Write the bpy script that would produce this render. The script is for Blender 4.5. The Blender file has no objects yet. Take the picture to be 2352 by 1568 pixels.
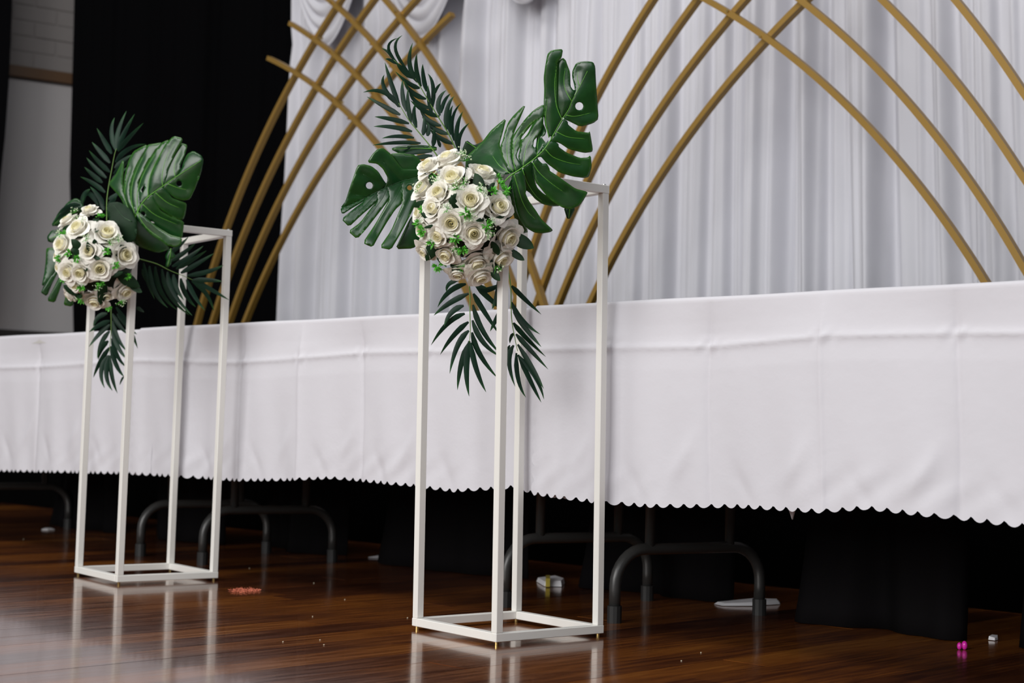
import bpy, bmesh, math, random
import numpy as np
from mathutils import Vector, Matrix
from mathutils.geometry import delaunay_2d_cdt
random.seed(7)
rng = np.random.default_rng(7)
C = bpy.context.scene.collection
S = bpy.context.scene
PI = math.pi

# ------------------------------------------------------------------ camera, world, lights, exposure
CAM_H, PITCH, ROLL, FPX = 0.4507, 0.057052, 0.025636, 3525.3
cp, sp = math.cos(PITCH), math.sin(PITCH)
right, fwd, up = Vector((1, 0, 0)), Vector((0, cp, sp)), Vector((0, -sp, cp))
cr, sr = math.cos(ROLL), math.sin(ROLL)
RIGHT = right * cr + up * sr
UP = up * cr - right * sr
FWD = fwd
EYE = Vector((0, 0, CAM_H))
cam_data = bpy.data.cameras.new('camera')
cam = bpy.data.objects.new('camera', cam_data)
C.objects.link(cam)
cam.matrix_world = Matrix(((RIGHT.x, UP.x, -FWD.x, EYE.x), (RIGHT.y, UP.y, -FWD.y, EYE.y), (RIGHT.z, UP.z, -FWD.z, EYE.z), (0, 0, 0, 1)))
cam_data.sensor_width = 36
cam_data.lens = FPX / 2352 * 36
cam_data.dof.use_dof = True
cam_data.dof.focus_distance = 3.30
cam_data.dof.aperture_fstop = 4.2
cam_data.clip_start = 0.05
S.camera = cam

world = bpy.data.worlds.new('World')
S.world = world
world.use_nodes = True
world.node_tree.nodes['Background'].inputs[0].default_value = (0.93, 0.95, 1.0, 1)
world.node_tree.nodes['Background'].inputs[1].default_value = 0.22

def area(name, loc, target, sx, sy, power, col):
    l = bpy.data.lights.new(name, 'AREA')
    l.shape = 'RECTANGLE'; l.size = sx; l.size_y = sy; l.energy = power; l.color = col
    o = bpy.data.objects.new(name, l)
    C.objects.link(o)
    o.location = loc
    o.rotation_euler = (Vector(target) - Vector(loc)).to_track_quat('-Z', 'Y').to_euler()
    return o
area('window_daylight', (-5.2, -2.6, 2.9), (0.0, 4.2, 0.8), 5.2, 3.4, 490, (1.0, 0.985, 0.96))
area('hall_fill', (-1.4, -3.8, 3.2), (-0.8, 5.0, 1.0), 4.6, 2.2, 120, (0.95, 0.97, 1.0))  # broad weak fill added behind the camera, not a window of the hall
area('ceiling_lamp', (-1.8, 3.3, 4.4), (-1.4, 4.2, 0.0), 3.6, 1.4, 100, (1.0, 0.98, 0.94))

S.view_settings.view_transform = 'Standard'
S.view_settings.look = 'None'
S.view_settings.gamma = 1
S.view_settings.use_curve_mapping = False
S.view_settings.exposure = 0.0

# ------------------------------------------------------------------ picture / world helpers
def ray(x, y):
    return FWD + RIGHT * ((x - 1176) / FPX) + UP * (-(y - 784) / FPX)
def at(x, y, depth):
    """point that the photograph shows at pixel x, y, `depth` metres along the camera axis"""
    return EYE + ray(x, y) * depth
U = Vector((-0.71223, 0.70195, 0))      # along the row of tables, towards the far left
N = Vector((0.70195, 0.71223, 0))       # across the tables, away from the camera
O = Vector((0.93, 2.78, 0))
def W(s, n, z):
    return O + U * s + N * n + Vector((0, 0, z))
def on_plane(x, y, n):
    d = ray(x, y)
    t = N.dot(W(0, n, 0) - EYE) / N.dot(d)
    p = EYE + d * t - O
    return (p.dot(U), p.z)
def on_floor(x, y, z=0.0):
    d = ray(x, y)
    return EYE + d * ((z - CAM_H) / d.z)

# ------------------------------------------------------------------ object helpers
def link(name, me, parent=None, mat=None, smooth=False, loc=None):
    o = bpy.data.objects.new(name, me)
    C.objects.link(o)
    if mat is not None and me is not None and not me.materials:
        me.materials.append(mat)
    if smooth:
        me.polygons.foreach_set('use_smooth', [True] * len(me.polygons))
    if parent is not None:
        o.parent = parent
    if loc is not None:
        o.location = loc
    return o
def thing(name, label, cat, loc, rz=0.0, group=None):
    o = bpy.data.objects.new(name, None)
    o.empty_display_size = 0.05
    C.objects.link(o)
    o.location = loc
    o.rotation_euler = (0, 0, rz)
    tag(o, label, cat, group)
    return o
def tag(o, label, cat, group=None):
    o['label'] = label
    o['category'] = cat
    if group:
        o['group'] = group
    return o
def struct(o):
    o['kind'] = 'structure'
    return o
def pyd(name, v, f):
    me = bpy.data.meshes.new(name)
    me.from_pydata([tuple(p) for p in v], [], f)
    me.update()
    return me
def bmesh_to(name, bm):
    me = bpy.data.meshes.new(name)
    bm.normal_update()
    bm.to_mesh(me)
    bm.free()
    return me
def box(bm, c, size, rot=None):
    r = bmesh.ops.create_cube(bm, size=1)
    M = Matrix.Translation(Vector(c)) @ (rot.to_4x4() if rot else Matrix()) @ Matrix.Diagonal((*size, 1))
    bmesh.ops.transform(bm, matrix=M, verts=r['verts'])
    return r['verts']
def box_mesh(name, c, size, bevel=0.0):
    bm = bmesh.new()
    box(bm, c, size)
    if bevel:
        bmesh.ops.bevel(bm, geom=list(bm.edges), offset=bevel, segments=2, profile=0.6, affect='EDGES')
    return bmesh_to(name, bm)
def catmull(pts, n=6):
    pts = [Vector(p) for p in pts]
    if len(pts) < 3:
        return pts
    out = []
    P = [pts[0] * 2 - pts[1]] + pts + [pts[-1] * 2 - pts[-2]]
    for i in range(1, len(P) - 2):
        a, b, c, d = P[i - 1], P[i], P[i + 1], P[i + 2]
        for k in range(n):
            t = k / n
            out.append(0.5 * ((2 * b) + (c - a) * t + (2 * a - 5 * b + 4 * c - d) * t * t + (3 * b - a - 3 * c + d) * t ** 3))
    out.append(pts[-1])
    return out
def tube(bm, path, rad, seg=8, cap=True):
    """round tube along a list of Vectors; rad a number or a list"""
    path = [Vector(p) for p in path]
    rings = []
    ref = Vector((0, 0, 1))
    for i, p in enumerate(path):
        t = (path[min(i + 1, len(path) - 1)] - path[max(i - 1, 0)]).normalized()
        if i == 0:
            ref = t.orthogonal().normalized()
        ref = (ref - t * ref.dot(t)).normalized()
        b = t.cross(ref)
        r = rad[i] if isinstance(rad, (list, tuple)) else rad
        rings.append([bm.verts.new(p + (ref * math.cos(a) + b * math.sin(a)) * r) for a in [2 * PI * k / seg for k in range(seg)]])
    for A, B in zip(rings, rings[1:]):
        for k in range(seg):
            bm.faces.new((A[k], A[(k + 1) % seg], B[(k + 1) % seg], B[k]))
    if cap:
        bm.faces.new(rings[0][::-1]); bm.faces.new(rings[-1])
def cyl(bm, base, axis, r, h, seg=12):
    base, axis = Vector(base), Vector(axis).normalized()
    tube(bm, [base, base + axis * h], r, seg)

# ------------------------------------------------------------------ materials
def mat(name, col, rough=0.5, metal=0.0, spec=0.5):
    m = bpy.data.materials.new(name)
    m.use_nodes = True
    b = m.node_tree.nodes['Principled BSDF']
    b.inputs['Base Color'].default_value = (*col, 1)
    b.inputs['Roughness'].default_value = rough
    b.inputs['Metallic'].default_value = metal
    b.inputs['Specular IOR Level'].default_value = spec
    return m
def nd(m, t):
    return m.node_tree.nodes.new(t)
def lk(m, a, b):
    m.node_tree.links.new(a, b)
def bsdf(m):
    return m.node_tree.nodes['Principled BSDF']
def ramp(m, fac, stops):
    r = nd(m, 'ShaderNodeValToRGB')
    e = r.color_ramp.elements
    while len(e) < len(stops):
        e.new(0.5)
    for el, (p, c) in zip(e, stops):
        el.position = p
        el.color = (*c, 1)
    lk(m, fac, r.inputs[0])
    return r.outputs[0]
def noise(m, vec, scale, detail=3, rough=0.5):
    n = nd(m, 'ShaderNodeTexNoise')
    n.inputs['Scale'].default_value = scale
    n.inputs['Detail'].default_value = detail
    n.inputs['Roughness'].default_value = rough
    if vec is not None:
        lk(m, vec, n.inputs['Vector'])
    return n.outputs['Fac']
def bump(m, height, strength, dist=0.01):
    b = nd(m, 'ShaderNodeBump')
    b.inputs['Strength'].default_value = strength
    b.inputs['Distance'].default_value = dist
    lk(m, height, b.inputs['Height'])
    lk(m, b.outputs[0], bsdf(m).inputs['Normal'])
def objco(m, scale=(1, 1, 1), rot=(0, 0, 0), world=False):
    mp = nd(m, 'ShaderNodeMapping')
    mp.inputs['Scale'].default_value = scale
    mp.inputs['Rotation'].default_value = rot
    if world:
        g = nd(m, 'ShaderNodeNewGeometry')
        lk(m, g.outputs['Position'], mp.inputs['Vector'])
    else:
        t = nd(m, 'ShaderNodeTexCoord')
        lk(m, t.outputs['Object'], mp.inputs['Vector'])
    return mp.outputs[0]

def make_floor_mat(rand):
    m = mat('polished_timber', (0.06, 0.02, 0.008), 0.16)
    co = objco(m, (1, 1, 1), (0, 0, -math.atan2(N.y, N.x)), world=True)     # x now runs along the boards
    mp = nd(m, 'ShaderNodeMapping'); mp.inputs['Scale'].default_value = (1.2, 16, 1); lk(m, co, mp.inputs['Vector'])
    streak = noise(m, mp.outputs[0], 4.0, 6, 0.65)
    mp2 = nd(m, 'ShaderNodeMapping'); mp2.inputs['Scale'].default_value = (0.9, 2.2, 1); lk(m, co, mp2.inputs['Vector'])
    blotch = noise(m, mp2.outputs[0], 1.1, 2, 0.5)
    mix = nd(m, 'ShaderNodeMath'); mix.operation = 'MULTIPLY_ADD'
    lk(m, streak, mix.inputs[0]); mix.inputs[1].default_value = 0.55
    ad = nd(m, 'ShaderNodeMath'); ad.operation = 'MULTIPLY'; lk(m, blotch, ad.inputs[0]); ad.inputs[1].default_value = 0.55
    lk(m, ad.outputs[0], mix.inputs[2])
    fac = mix.outputs[0]
    if rand:
        oi = nd(m, 'ShaderNodeObjectInfo')
        a2 = nd(m, 'ShaderNodeMath'); a2.operation = 'MULTIPLY_ADD'
        lk(m, oi.outputs['Random'], a2.inputs[0]); a2.inputs[1].default_value = 0.20; lk(m, fac, a2.inputs[2])
        a3 = nd(m, 'ShaderNodeMath'); a3.operation = 'SUBTRACT'; lk(m, a2.outputs[0], a3.inputs[0]); a3.inputs[1].default_value = 0.10
        fac = a3.outputs[0]
    col = ramp(m, fac, [(0.36, (0.036, 0.012, 0.007)), (0.50, (0.088, 0.028, 0.011)), (0.64, (0.20, 0.066, 0.014)), (0.8, (0.32, 0.125, 0.024))])
    lk(m, col, bsdf(m).inputs['Base Color'])
    rr = nd(m, 'ShaderNodeMapRange'); lk(m, streak, rr.inputs[0])
    rr.inputs['From Min'].default_value = 0.3; rr.inputs['From Max'].default_value = 0.75
    rr.inputs['To Min'].default_value = 0.12; rr.inputs['To Max'].default_value = 0.22
    lk(m, rr.outputs[0], bsdf(m).inputs['Roughness'])
    mp3 = nd(m, 'ShaderNodeMapping'); mp3.inputs['Scale'].default_value = (1.0, 10, 1); lk(m, co, mp3.inputs['Vector'])
    bump(m, noise(m, mp3.outputs[0], 7, 2), 0.05, 0.004)
    bsdf(m).inputs['IOR'].default_value = 1.40
    bsdf(m).inputs['Coat Weight'].default_value = 0.38
    bsdf(m).inputs['Coat Roughness'].default_value = 0.065
    bsdf(m).inputs['Coat IOR'].default_value = 1.42
    bsdf(m).inputs['Coat Tint'].default_value = (1.0, 0.93, 0.88, 1)
    bsdf(m).inputs['Specular Tint'].default_value = (1.0, 0.74, 0.66, 1)
    return m
M_PLANK = make_floor_mat(True)
M_FLOOR = make_floor_mat(False)

def fabric(name, col, rough, bs, bscale, trans=0.0):
    m = mat(name, col, rough, 0, 0.25)
    co = objco(m, world=True)
    bump(m, noise(m, co, bscale, 4, 0.6), bs, 0.006)
    if trans:
        t = nd(m, 'ShaderNodeBsdfTranslucent'); t.inputs[0].default_value = (*col, 1)
        mx = nd(m, 'ShaderNodeMixShader'); mx.inputs[0].default_value = trans
        out = m.node_tree.nodes['Material Output']
        lk(m, bsdf(m).outputs[0], mx.inputs[1]); lk(m, t.outputs[0], mx.inputs[2]); lk(m, mx.outputs[0], out.inputs[0])
    return m
M_CLOTH = fabric('white_polyester', (0.615, 0.607, 0.65), 0.62, 0.32, 11)
M_SHEER = fabric('white_sheer', (0.585, 0.585, 0.632), 0.75, 0.25, 14, 0.03)
M_BLACK = fabric('black_velvet', (0.0014, 0.0014, 0.0018), 0.95, 0.3, 12)
M_BLACK2 = fabric('black_polyester', (0.0055, 0.005, 0.0056), 0.85, 0.3, 12)
for m_ in (M_BLACK, M_BLACK2):
    bsdf(m_).inputs['Specular IOR Level'].default_value = 0.04
M_GOLD = mat('gold_paint', (0.27, 0.158, 0.030), 0.40, 0.35)
M_WHITE = mat('white_powder_coat', (0.80, 0.79, 0.75), 0.38)
M_BRASS = mat('brass', (0.62, 0.45, 0.18), 0.25, 1.0)
M_STEEL = mat('steel', (0.6, 0.6, 0.6), 0.25, 1.0)
M_LEGS = mat('black_powder_coat', (0.032, 0.032, 0.031), 0.35)
M_RUB = mat('black_rubber', (0.012, 0.012, 0.012), 0.6)
M_TABLE = mat('tabletop_plastic', (0.5, 0.49, 0.47), 0.5)
M_WALL = mat('grey_wall_board', (0.38, 0.365, 0.37), 0.7)
M_BRICK = mat('painted_brick', (0.20, 0.185, 0.18), 0.75)
M_RAIL = mat('brown_dado_rail', (0.085, 0.042, 0.016), 0.5)
M_STAGE = mat('stage_black', (0.0012, 0.0012, 0.0012), 0.9, 0, 0.02)
M_DARKW = mat('dark_skirting', (0.02, 0.016, 0.014), 0.6)
for m_, sc_ in ((M_WALL, 30), (M_BRICK, 45)):
    bump(m_, noise(m_, objco(m_, world=True), sc_, 3), 0.25, 0.004)

def leaf_mat(name, dark, light, edge, rough):
    """dark glossy leaf, paler towards its rim (attribute 'rim')"""
    m = mat(name, dark, rough, 0, 0.5)
    a = nd(m, 'ShaderNodeAttribute'); a.attribute_name = 'rim'
    n = noise(m, objco(m, world=True), 26, 3)
    c1 = ramp(m, n, [(0.35, dark), (0.7, light)])
    mx = nd(m, 'ShaderNodeMix'); mx.data_type = 'RGBA'
    lk(m, a.outputs['Fac'], mx.inputs[0]); lk(m, c1, mx.inputs[6]); mx.inputs[7].default_value = (*edge, 1)
    lk(m, mx.outputs[2], bsdf(m).inputs['Base Color'])
    bump(m, noise(m, objco(m, world=True), 70, 2), 0.15, 0.002)
    t = nd(m, 'ShaderNodeBsdfTranslucent'); t.inputs[0].default_value = (light[0] * 2, light[1] * 2, light[2], 1)
    ms = nd(m, 'ShaderNodeMixShader'); ms.inputs[0].default_value = 0.10
    lk(m, bsdf(m).outputs[0], ms.inputs[1]); lk(m, t.outputs[0], ms.inputs[2])
    lk(m, ms.outputs[0], m.node_tree.nodes['Material Output'].inputs[0])
    return m
M_MON = leaf_mat('monstera_green', (0.005, 0.042, 0.009), (0.010, 0.070, 0.013), (0.05, 0.18, 0.012), 0.27)
M_PALM = leaf_mat('palm_green', (0.004, 0.020, 0.012), (0.007, 0.034, 0.018), (0.03, 0.11, 0.03), 0.5)
M_RLEAF = leaf_mat('rose_leaf_green', (0.004, 0.022, 0.007), (0.008, 0.036, 0.012), (0.01, 0.05, 0.012), 0.55)
for m_ in (M_PALM, M_RLEAF):
    bsdf(m_).inputs['Specular IOR Level'].default_value = 0.25
M_VEIN = mat('vein_green', (0.10, 0.32, 0.03), 0.45)
M_STEM = mat('stem_green', (0.13, 0.25, 0.05), 0.5)
M_SPRIG = mat('bright_filler_green', (0.10, 0.46, 0.04), 0.5)
M_BUD = mat('filler_bud', (0.62, 0.72, 0.50), 0.6)
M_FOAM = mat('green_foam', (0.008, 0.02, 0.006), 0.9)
def petal_mat(name, col, tr):
    m = mat(name, col, 0.6, 0, 0.25)
    bump(m, noise(m, objco(m), 5, 3), 0.2, 0.05)
    t = nd(m, 'ShaderNodeBsdfTranslucent'); t.inputs[0].default_value = (*col, 1)
    ms = nd(m, 'ShaderNodeMixShader'); ms.inputs[0].default_value = tr
    lk(m, bsdf(m).outputs[0], ms.inputs[1]); lk(m, t.outputs[0], ms.inputs[2])
    lk(m, ms.outputs[0], m.node_tree.nodes['Material Output'].inputs[0])
    return m
M_PETAL = petal_mat('ivory_petal', (0.95, 0.93, 0.86), 0.22)
M_HEART = petal_mat('cream_heart', (0.97, 0.93, 0.68), 0.34)

# ------------------------------------------------------------------ setting: floor of timber boards
fl = struct(link('floor', box_mesh('floor', (0, 4, -0.031), (18, 20, 0.06)), None, M_FLOOR))
plank_me = box_mesh('plank', (0, 0, -0.5), (1, 1, 1), 0.0)
plank_me.materials.append(M_PLANK)
ang = math.atan2(N.y, N.x)
BW = 0.108
k = 0
s = -1.9
while s < 6.6:
    cuts = [-2.2 + random.random() * 0.4]
    while cuts[-1] < 1.2:
        cuts.append(min(1.2, cuts[-1] + random.uniform(1.2, 2.3)))
    if len(cuts) > 2 and cuts[-1] - cuts[-2] < 0.3:
        cuts.pop(-2)
    for a, b in zip(cuts, cuts[1:]):
        p = link('plank', plank_me, fl)
        p.location = W(s + BW / 2, (a + b) / 2, random.uniform(-0.0002, 0.0002))
        p.scale = (b - a - 0.0008, BW - 0.0012, 0.0009)
        p.rotation_euler = (random.uniform(-0.0012, 0.0012), 0, ang)
    s += BW

# stage: raised platform behind the tables, black front
STZ = 0.868
bm = bmesh.new()
def prism_sn(bm, pts, z0, z1):
    lo = [bm.verts.new(W(s_, n_, z0)) for s_, n_ in pts]
    hi = [bm.verts.new(W(s_, n_, z1)) for s_, n_ in pts]
    k = len(pts)
    for i in range(k):
        bm.faces.new((lo[i], lo[(i + 1) % k], hi[(i + 1) % k], hi[i]))
    bm.faces.new(hi); bm.faces.new(lo[::-1])
prism_sn(bm, [(-2.5, 1.24), (9.0, 1.24), (9.0, 6.5), (-2.5, 6.5)], 0.0, STZ)
struct(link('stage_platform', bmesh_to('stage_platform', bm), None, M_STAGE))

# wall at the far left of the stage: board below, brown rail, painted bricks above
WA, WB = Vector((-2.700, 8.0, 0)), Vector((-2.430, 8.17, 0))
WD = (WB - WA).normalized()
WN = Vector((WD.y, -WD.x, 0))            # towards the camera
def wall_pt(t, off, z):
    return WA + WD * t + WN * off + Vector((0, 0, z))
def wall_box(name, t0, t1, z0, z1, o0, o1, m, parent=None, bevel=0.0):
    bm = bmesh.new()
    R = Matrix((WD, WN, Vector((0, 0, 1)))).transposed()
    box(bm, wall_pt((t0 + t1) / 2, (o0 + o1) / 2, (z0 + z1) / 2), (t1 - t0, o1 - o0, z1 - z0), R)
    if bevel:
        bmesh.ops.bevel(bm, geom=list(bm.edges), offset=bevel, segments=2, profile=0.6, affect='EDGES')
    return link(name, bmesh_to(name, bm), parent, m)
wl = struct(wall_box('wall_left', -1.2, 3.2, STZ, 4.2, -0.12, 0.0, M_BRICK))
wall_box('wall_board', -1.2, 3.2, 0.90, 2.225, 0.0, 0.012, M_WALL, wl)
struct(wall_box('trim_1', -1.2, 3.2, 2.238, 2.298, 0.0, 0.035, M_RAIL, None, 0.006))
struct(wall_box('baseboard_left', -1.2, 3.2, STZ, 0.903, 0.0, 0.022, M_DARKW))
row = 0
z = 2.302
while z < 2.95:
    t = -0.34 + (0.12 if row % 2 else 0.0)
    while t < 0.75:
        wall_box('brick', t, t + 0.229, z, z + 0.073, -0.01, 0.0035 + random.uniform(0, 0.0035), M_BRICK, wl, 0.004)
        t += 0.239
    z += 0.083
    row += 1

# ------------------------------------------------------------------ curtains
def fold_profile(x, seed, base):
    r = np.random.default_rng(seed)
    y = np.zeros_like(x)
    for i in range(7):
        wl_ = base * r.uniform(0.55, 2.6)
        y += r.uniform(0.4, 1.0) * np.sin(2 * PI * x / wl_ + r.uniform(0, 6.28) + 1.3 * np.sin(x / (base * r.uniform(4, 9)) + r.uniform(0, 6)))
    k = 1.0 + 0.22 * np.sin(x / (base * 7.3) + r.uniform(0, 6)) + 0.16 * np.sin(x / (base * 2.9) + r.uniform(0, 6))
    return y / 3.0 * k
def curtain(name, pa, pb, z0, z1, amp, base, seed, m, nx, nz, left_edge=None, shear=None):
    """hanging folded sheet from plan point pa to pb; left_edge(z) shifts the pa end"""
    pa, pb = Vector(pa), Vector(pb)
    L = (pb - pa).length
    d = (pb - pa).normalized()
    nn = Vector((d.y, -d.x, 0))
    if nn.y > 0:
        nn = -nn
    x = np.linspace(0, L, nx)
    V, F = [], []
    for j in range(nz):
        q = j / (nz - 1)
        z = z0 + (z1 - z0) * q
        e = left_edge(z) if left_edge else 0.0
        sh = shear(x, z) if shear is not None else 0.0
        prof = fold_profile(x + sh, seed, base) * (1.0 - 0.35 * q) + 0.25 * fold_profile(x + 0.07 * z, seed + 5, base * 3) + 0.17 * fold_profile(x + 0.5 * sh, seed + 9, base * 0.36)
        for i in range(nx):
            xx = x[i] + e * max(0.0, 1 - x[i] / (0.5 * L))
            p = pa + d * xx + nn * (amp * prof[i])
            V.append((p.x, p.y, z))
    for j in range(nz - 1):
        for i in range(nx - 1):
            a = j * nx + i
            F.append((a, a + 1, a + nx + 1, a + nx))
    return link(name, pyd(name, V, F), None, m, True)

NC = 1.72                                 # plane of the white backdrop
sL, _ = on_plane(641, 740, NC)
lx = [(740, 637), (600, 641), (400, 650), (250, 654), (160, 657), (110, 664), (60, 660), (0, 661), (-200, 664)]
le = [on_plane(x_, y_, NC) for y_, x_ in lx]
lez = np.array([p[1] for p in le]); les = np.array([p[0] for p in le])
wc = curtain('white_backdrop_curtain', W(les[0], NC, 0), W(-1.4, NC, 0), STZ, 3.15, 0.062, 0.10, 11, M_SHEER, 2000, 26,
             left_edge=lambda z: float(les[0] - np.interp(z, lez, les)),
             shear=lambda x, z: 0.10 * (z - 0.9) * np.clip((x - 2.6) / 1.6, 0, 1))
tag(wc, 'white sheer pleated backdrop curtain behind the gold arches', 'curtain')
# swags along the top of the backdrop
NSW = 1.60
def swag(cx, cy, hw, drop, seed, label):
    sc, zb = on_plane(cx, cy, NSW)
    nx, ny = 49, 150
    V, F = [], []
    for j in range(ny):
        v = j / (ny - 1)
        for i in range(nx):
            t = -1 + 2 * i / (nx - 1)
            sag = (1 - abs(t) ** 1.9)
            z = zb + drop * (1 - v * sag) + 0.28 * (1 - v) * abs(t) ** 2
            rip = 0.026 * (abs(math.sin((v * 0.8 + 0.2 * v * v) * 13 * PI + 0.5 * math.sin(2.5 * t + seed))) ** 0.8 - 0.5) * (0.3 + 0.7 * sag)
            bel = 0.03 * sag * math.sin(PI * min(1, v * 1.02))
            p = W(sc - t * hw * (1 - 0.08 * v), NSW - bel - rip, z)
            V.append(tuple(p))
    for j in range(ny - 1):
        for i in range(nx - 1):
            a = j * nx + i
            F.append((a, a + 1, a + nx + 1, a + nx))
    o = link('curtain_swag', pyd('curtain_swag', V, F), None, M_SHEER, True)
    md = o.modifiers.new('thick', 'SOLIDIFY'); md.thickness = 0.002
    tag(o, label, 'swag', 'swags along the top of the white backdrop')
swag(748, 108, 0.44, 0.95, 1, 'white draped swag at the far left end of the backdrop')
swag(966, 88, 0.46, 0.95, 2, 'white draped swag above the tall palm frond, middle of the three')
swag(1204, 9, 0.46, 0.95, 3, 'white draped swag whose lowest rim just shows at the picture top, near the middle')

def plan(x, depth, y=600):
    p = at(x, y, depth)
    return Vector((p.x, p.y, 0))
bl = [(757, 166), (600, 158), (400, 150), (250, 152), (0, 155), (-200, 156)]
b0 = plan(166, 7.75)
bz = np.array([at(x_, y_, 7.75).z for y_, x_ in bl]); bx = np.array([(plan(x_, 7.75, y_) - plan(166, 7.75)).x for y_, x_ in bl])
bc = curtain('black_stage_curtain', b0, plan(760, 7.55), STZ, 3.3, 0.022, 0.16, 21, M_BLACK, 260, 16, left_edge=lambda z: float(np.interp(z, bz, bx)))
tag(bc, 'wide black stage curtain hanging between the grey wall and the white backdrop', 'curtain')
b2 = plan(2, 7.65)
kz = [(760, -26), (390, -1), (300, 7), (150, 14), (0, 17), (-200, 18)]
kzz = np.array([at(x_, y_, 7.65).z for y_, x_ in kz]); kxx = np.array([(plan(x_, 7.65, y_) - b2).x for y_, x_ in kz])
b3 = plan(-260, 7.70)
# built from its right-hand edge
bc2 = curtain('black_side_curtain', b2, b3, STZ, 3.3, 0.02, 0.16, 31, M_BLACK, 120, 16, left_edge=lambda z: -float(np.interp(z, kzz, kxx)))
tag(bc2, 'black side curtain of which a thin strip shows at the left picture edge', 'curtain')

# ------------------------------------------------------------------ gold arches on the stage
NA = 1.35
def fit_circle(pts):
    p = np.array(pts)
    A = np.c_[2 * p, np.ones(len(p))]
    sol = np.linalg.lstsq(A, (p ** 2).sum(1), rcond=None)[0]
    c = sol[:2]
    return c, math.sqrt(sol[2] + (c ** 2).sum())
def arch_curve(px, n, top_extra, bottom=True):
    """polyline (s, z) through the traced points, run down to the stage and `top_extra` past the last point"""
    pts = np.array([on_plane(x, y, n) for x, y in px])
    pts = pts[np.argsort(pts[:, 1])]
    c, r = fit_circle(pts)
    a = np.unwrap(np.arctan2(pts[:, 1] - c[1], pts[:, 0] - c[0]))
    coef = np.polyfit(a, np.hypot(pts[:, 0] - c[0], pts[:, 1] - c[1]), 1 if len(pts) < 6 else 2)
    a0, a1 = a[0], a[-1]
    sg = 1 if a1 > a0 else -1
    b1 = a1 + sg * top_extra / r
    out = []
    if bottom:
        r0 = np.polyval(coef, a0)
        dirv = (np.array([np.cos(a0), np.sin(a0)]) * r0 - np.array([np.cos(a0 + sg * .05), np.sin(a0 + sg * .05)]) * np.polyval(coef, a0 + sg * .05))
        dirv /= np.linalg.norm(dirv)
        p0 = c + np.array([np.cos(a0), np.sin(a0)]) * r0
        if dirv[1] < -0.1 and p0[1] > STZ:
            out.append(p0 + dirv * (STZ - p0[1]) / dirv[1])
    for q in np.linspace(a0, b1, 40):
        qq = min(max(q, min(a0, a1)), max(a0, a1))
        rr = np.polyval(coef, qq)
        out.append(c + np.array([np.cos(q), np.sin(q)]) * rr)
    return out
def square_bar(curve, n, w, d):
    bm = bmesh.new()
    rings = []
    for i, p in enumerate(curve):
        t = np.array(curve[min(i + 1, len(curve) - 1)]) - np.array(curve[max(i - 1, 0)])
        t = t / np.linalg.norm(t)
        q = np.array([-t[1], t[0]])
        rings.append([bm.verts.new(W(p[0] + q[0] * a * w / 2, n + b * d / 2, p[1] + q[1] * a * w / 2)) for a, b in ((-1, -1), (1, -1), (1, 1), (-1, 1))])
    for A, B in zip(rings, rings[1:]):
        for k in range(4):
            bm.faces.new((A[k], A[(k + 1) % 4], B[(k + 1) % 4], B[k]))
    bm.faces.new(rings[0][::-1]); bm.faces.new(rings[-1])
    bmesh.ops.recalc_face_normals(bm, faces=bm.faces)
    return bm
FULL = {
 'L1': [(784,0),(740,68),(689,160),(638,252),(590,340),(561,427),(523,522),(495,602),(469,680),(453,746)],
 'L2': [(859,0),(808,78),(760,143),(706,238),(648,342),(598,450),(561,539),(529,622),(509,674),(487,746)],
 'L3': [(958,0),(876,92),(825,160),(767,245),(706,345),(644,462),(601,545),(558,651),(530,737)],
 'L4': [(1039,32),(978,92),(890,187),(818,279),(763,358),(701,453),(644,557),(601,648),(566,737)],
 'R1': [(618,134),(689,170),(757,224),(818,282),(873,337),(990,500),(1080,690)],
 'R2': [(667,56),(723,88),(774,129),(822,173),(869,224),(903,265),(944,323),(1060,520),(1137,690)],
 'R3': [(754,0),(815,51),(869,105),(910,160),(973,238),(1011,308),(1120,520),(1195,690)],
 'R4': [(886,0),(920,37),(965,102),(1022,187),(1067,262),(1101,320),(1185,510),(1228,640),(1250,695)],
 'A1': [(1502,0),(1405,150),(1373,220),(1338,297),(1288,401),(1253,486),(1231,549),(1201,647)],
 'A2': [(1603,0),(1533,99),(1453,220),(1389,335),(1353,407),(1308,507),(1279,579),(1234,692)],
 'A3': [(1714,0),(1676,41),(1596,140),(1517,252),(1453,354),(1405,446),(1374,490),(1338,570),(1305,641),(1285,698)],
 'A4': [(1839,13),(1756,99),(1660,207),(1580,316),(1518,406),(1457,497),(1404,602),(1377,653),(1356,698)],
 'T1': [(1622,0),(1700,43),(1761,89),(1853,156),(1920,214),(2006,303),(2083,395),(2155,484),(2213,566),(2267,650)],
 'T2': [(1841,0),(1914,61),(2006,147),(2092,245),(2178,346),(2250,441),(2282,497),(2346,605)],
 'T3': [(2027,0),(2113,86),(2214,211),(2282,303),(2346,395)],
 'T4': [(2196,0),(2275,101),(2349,208)],
}
EXTRA = {'L1': 0.55, 'L2': 0.42, 'L3': 0.22, 'L4': 0.0, 'R1': 0.0, 'R2': 0.0, 'R3': 0.22, 'R4': 0.42,
         'A1': 0.8, 'A2': 0.62, 'A3': 0.42, 'A4': 0.22, 'T1': 0.22, 'T2': 0.42, 'T3': 0.62, 'T4': 0.8}
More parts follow.
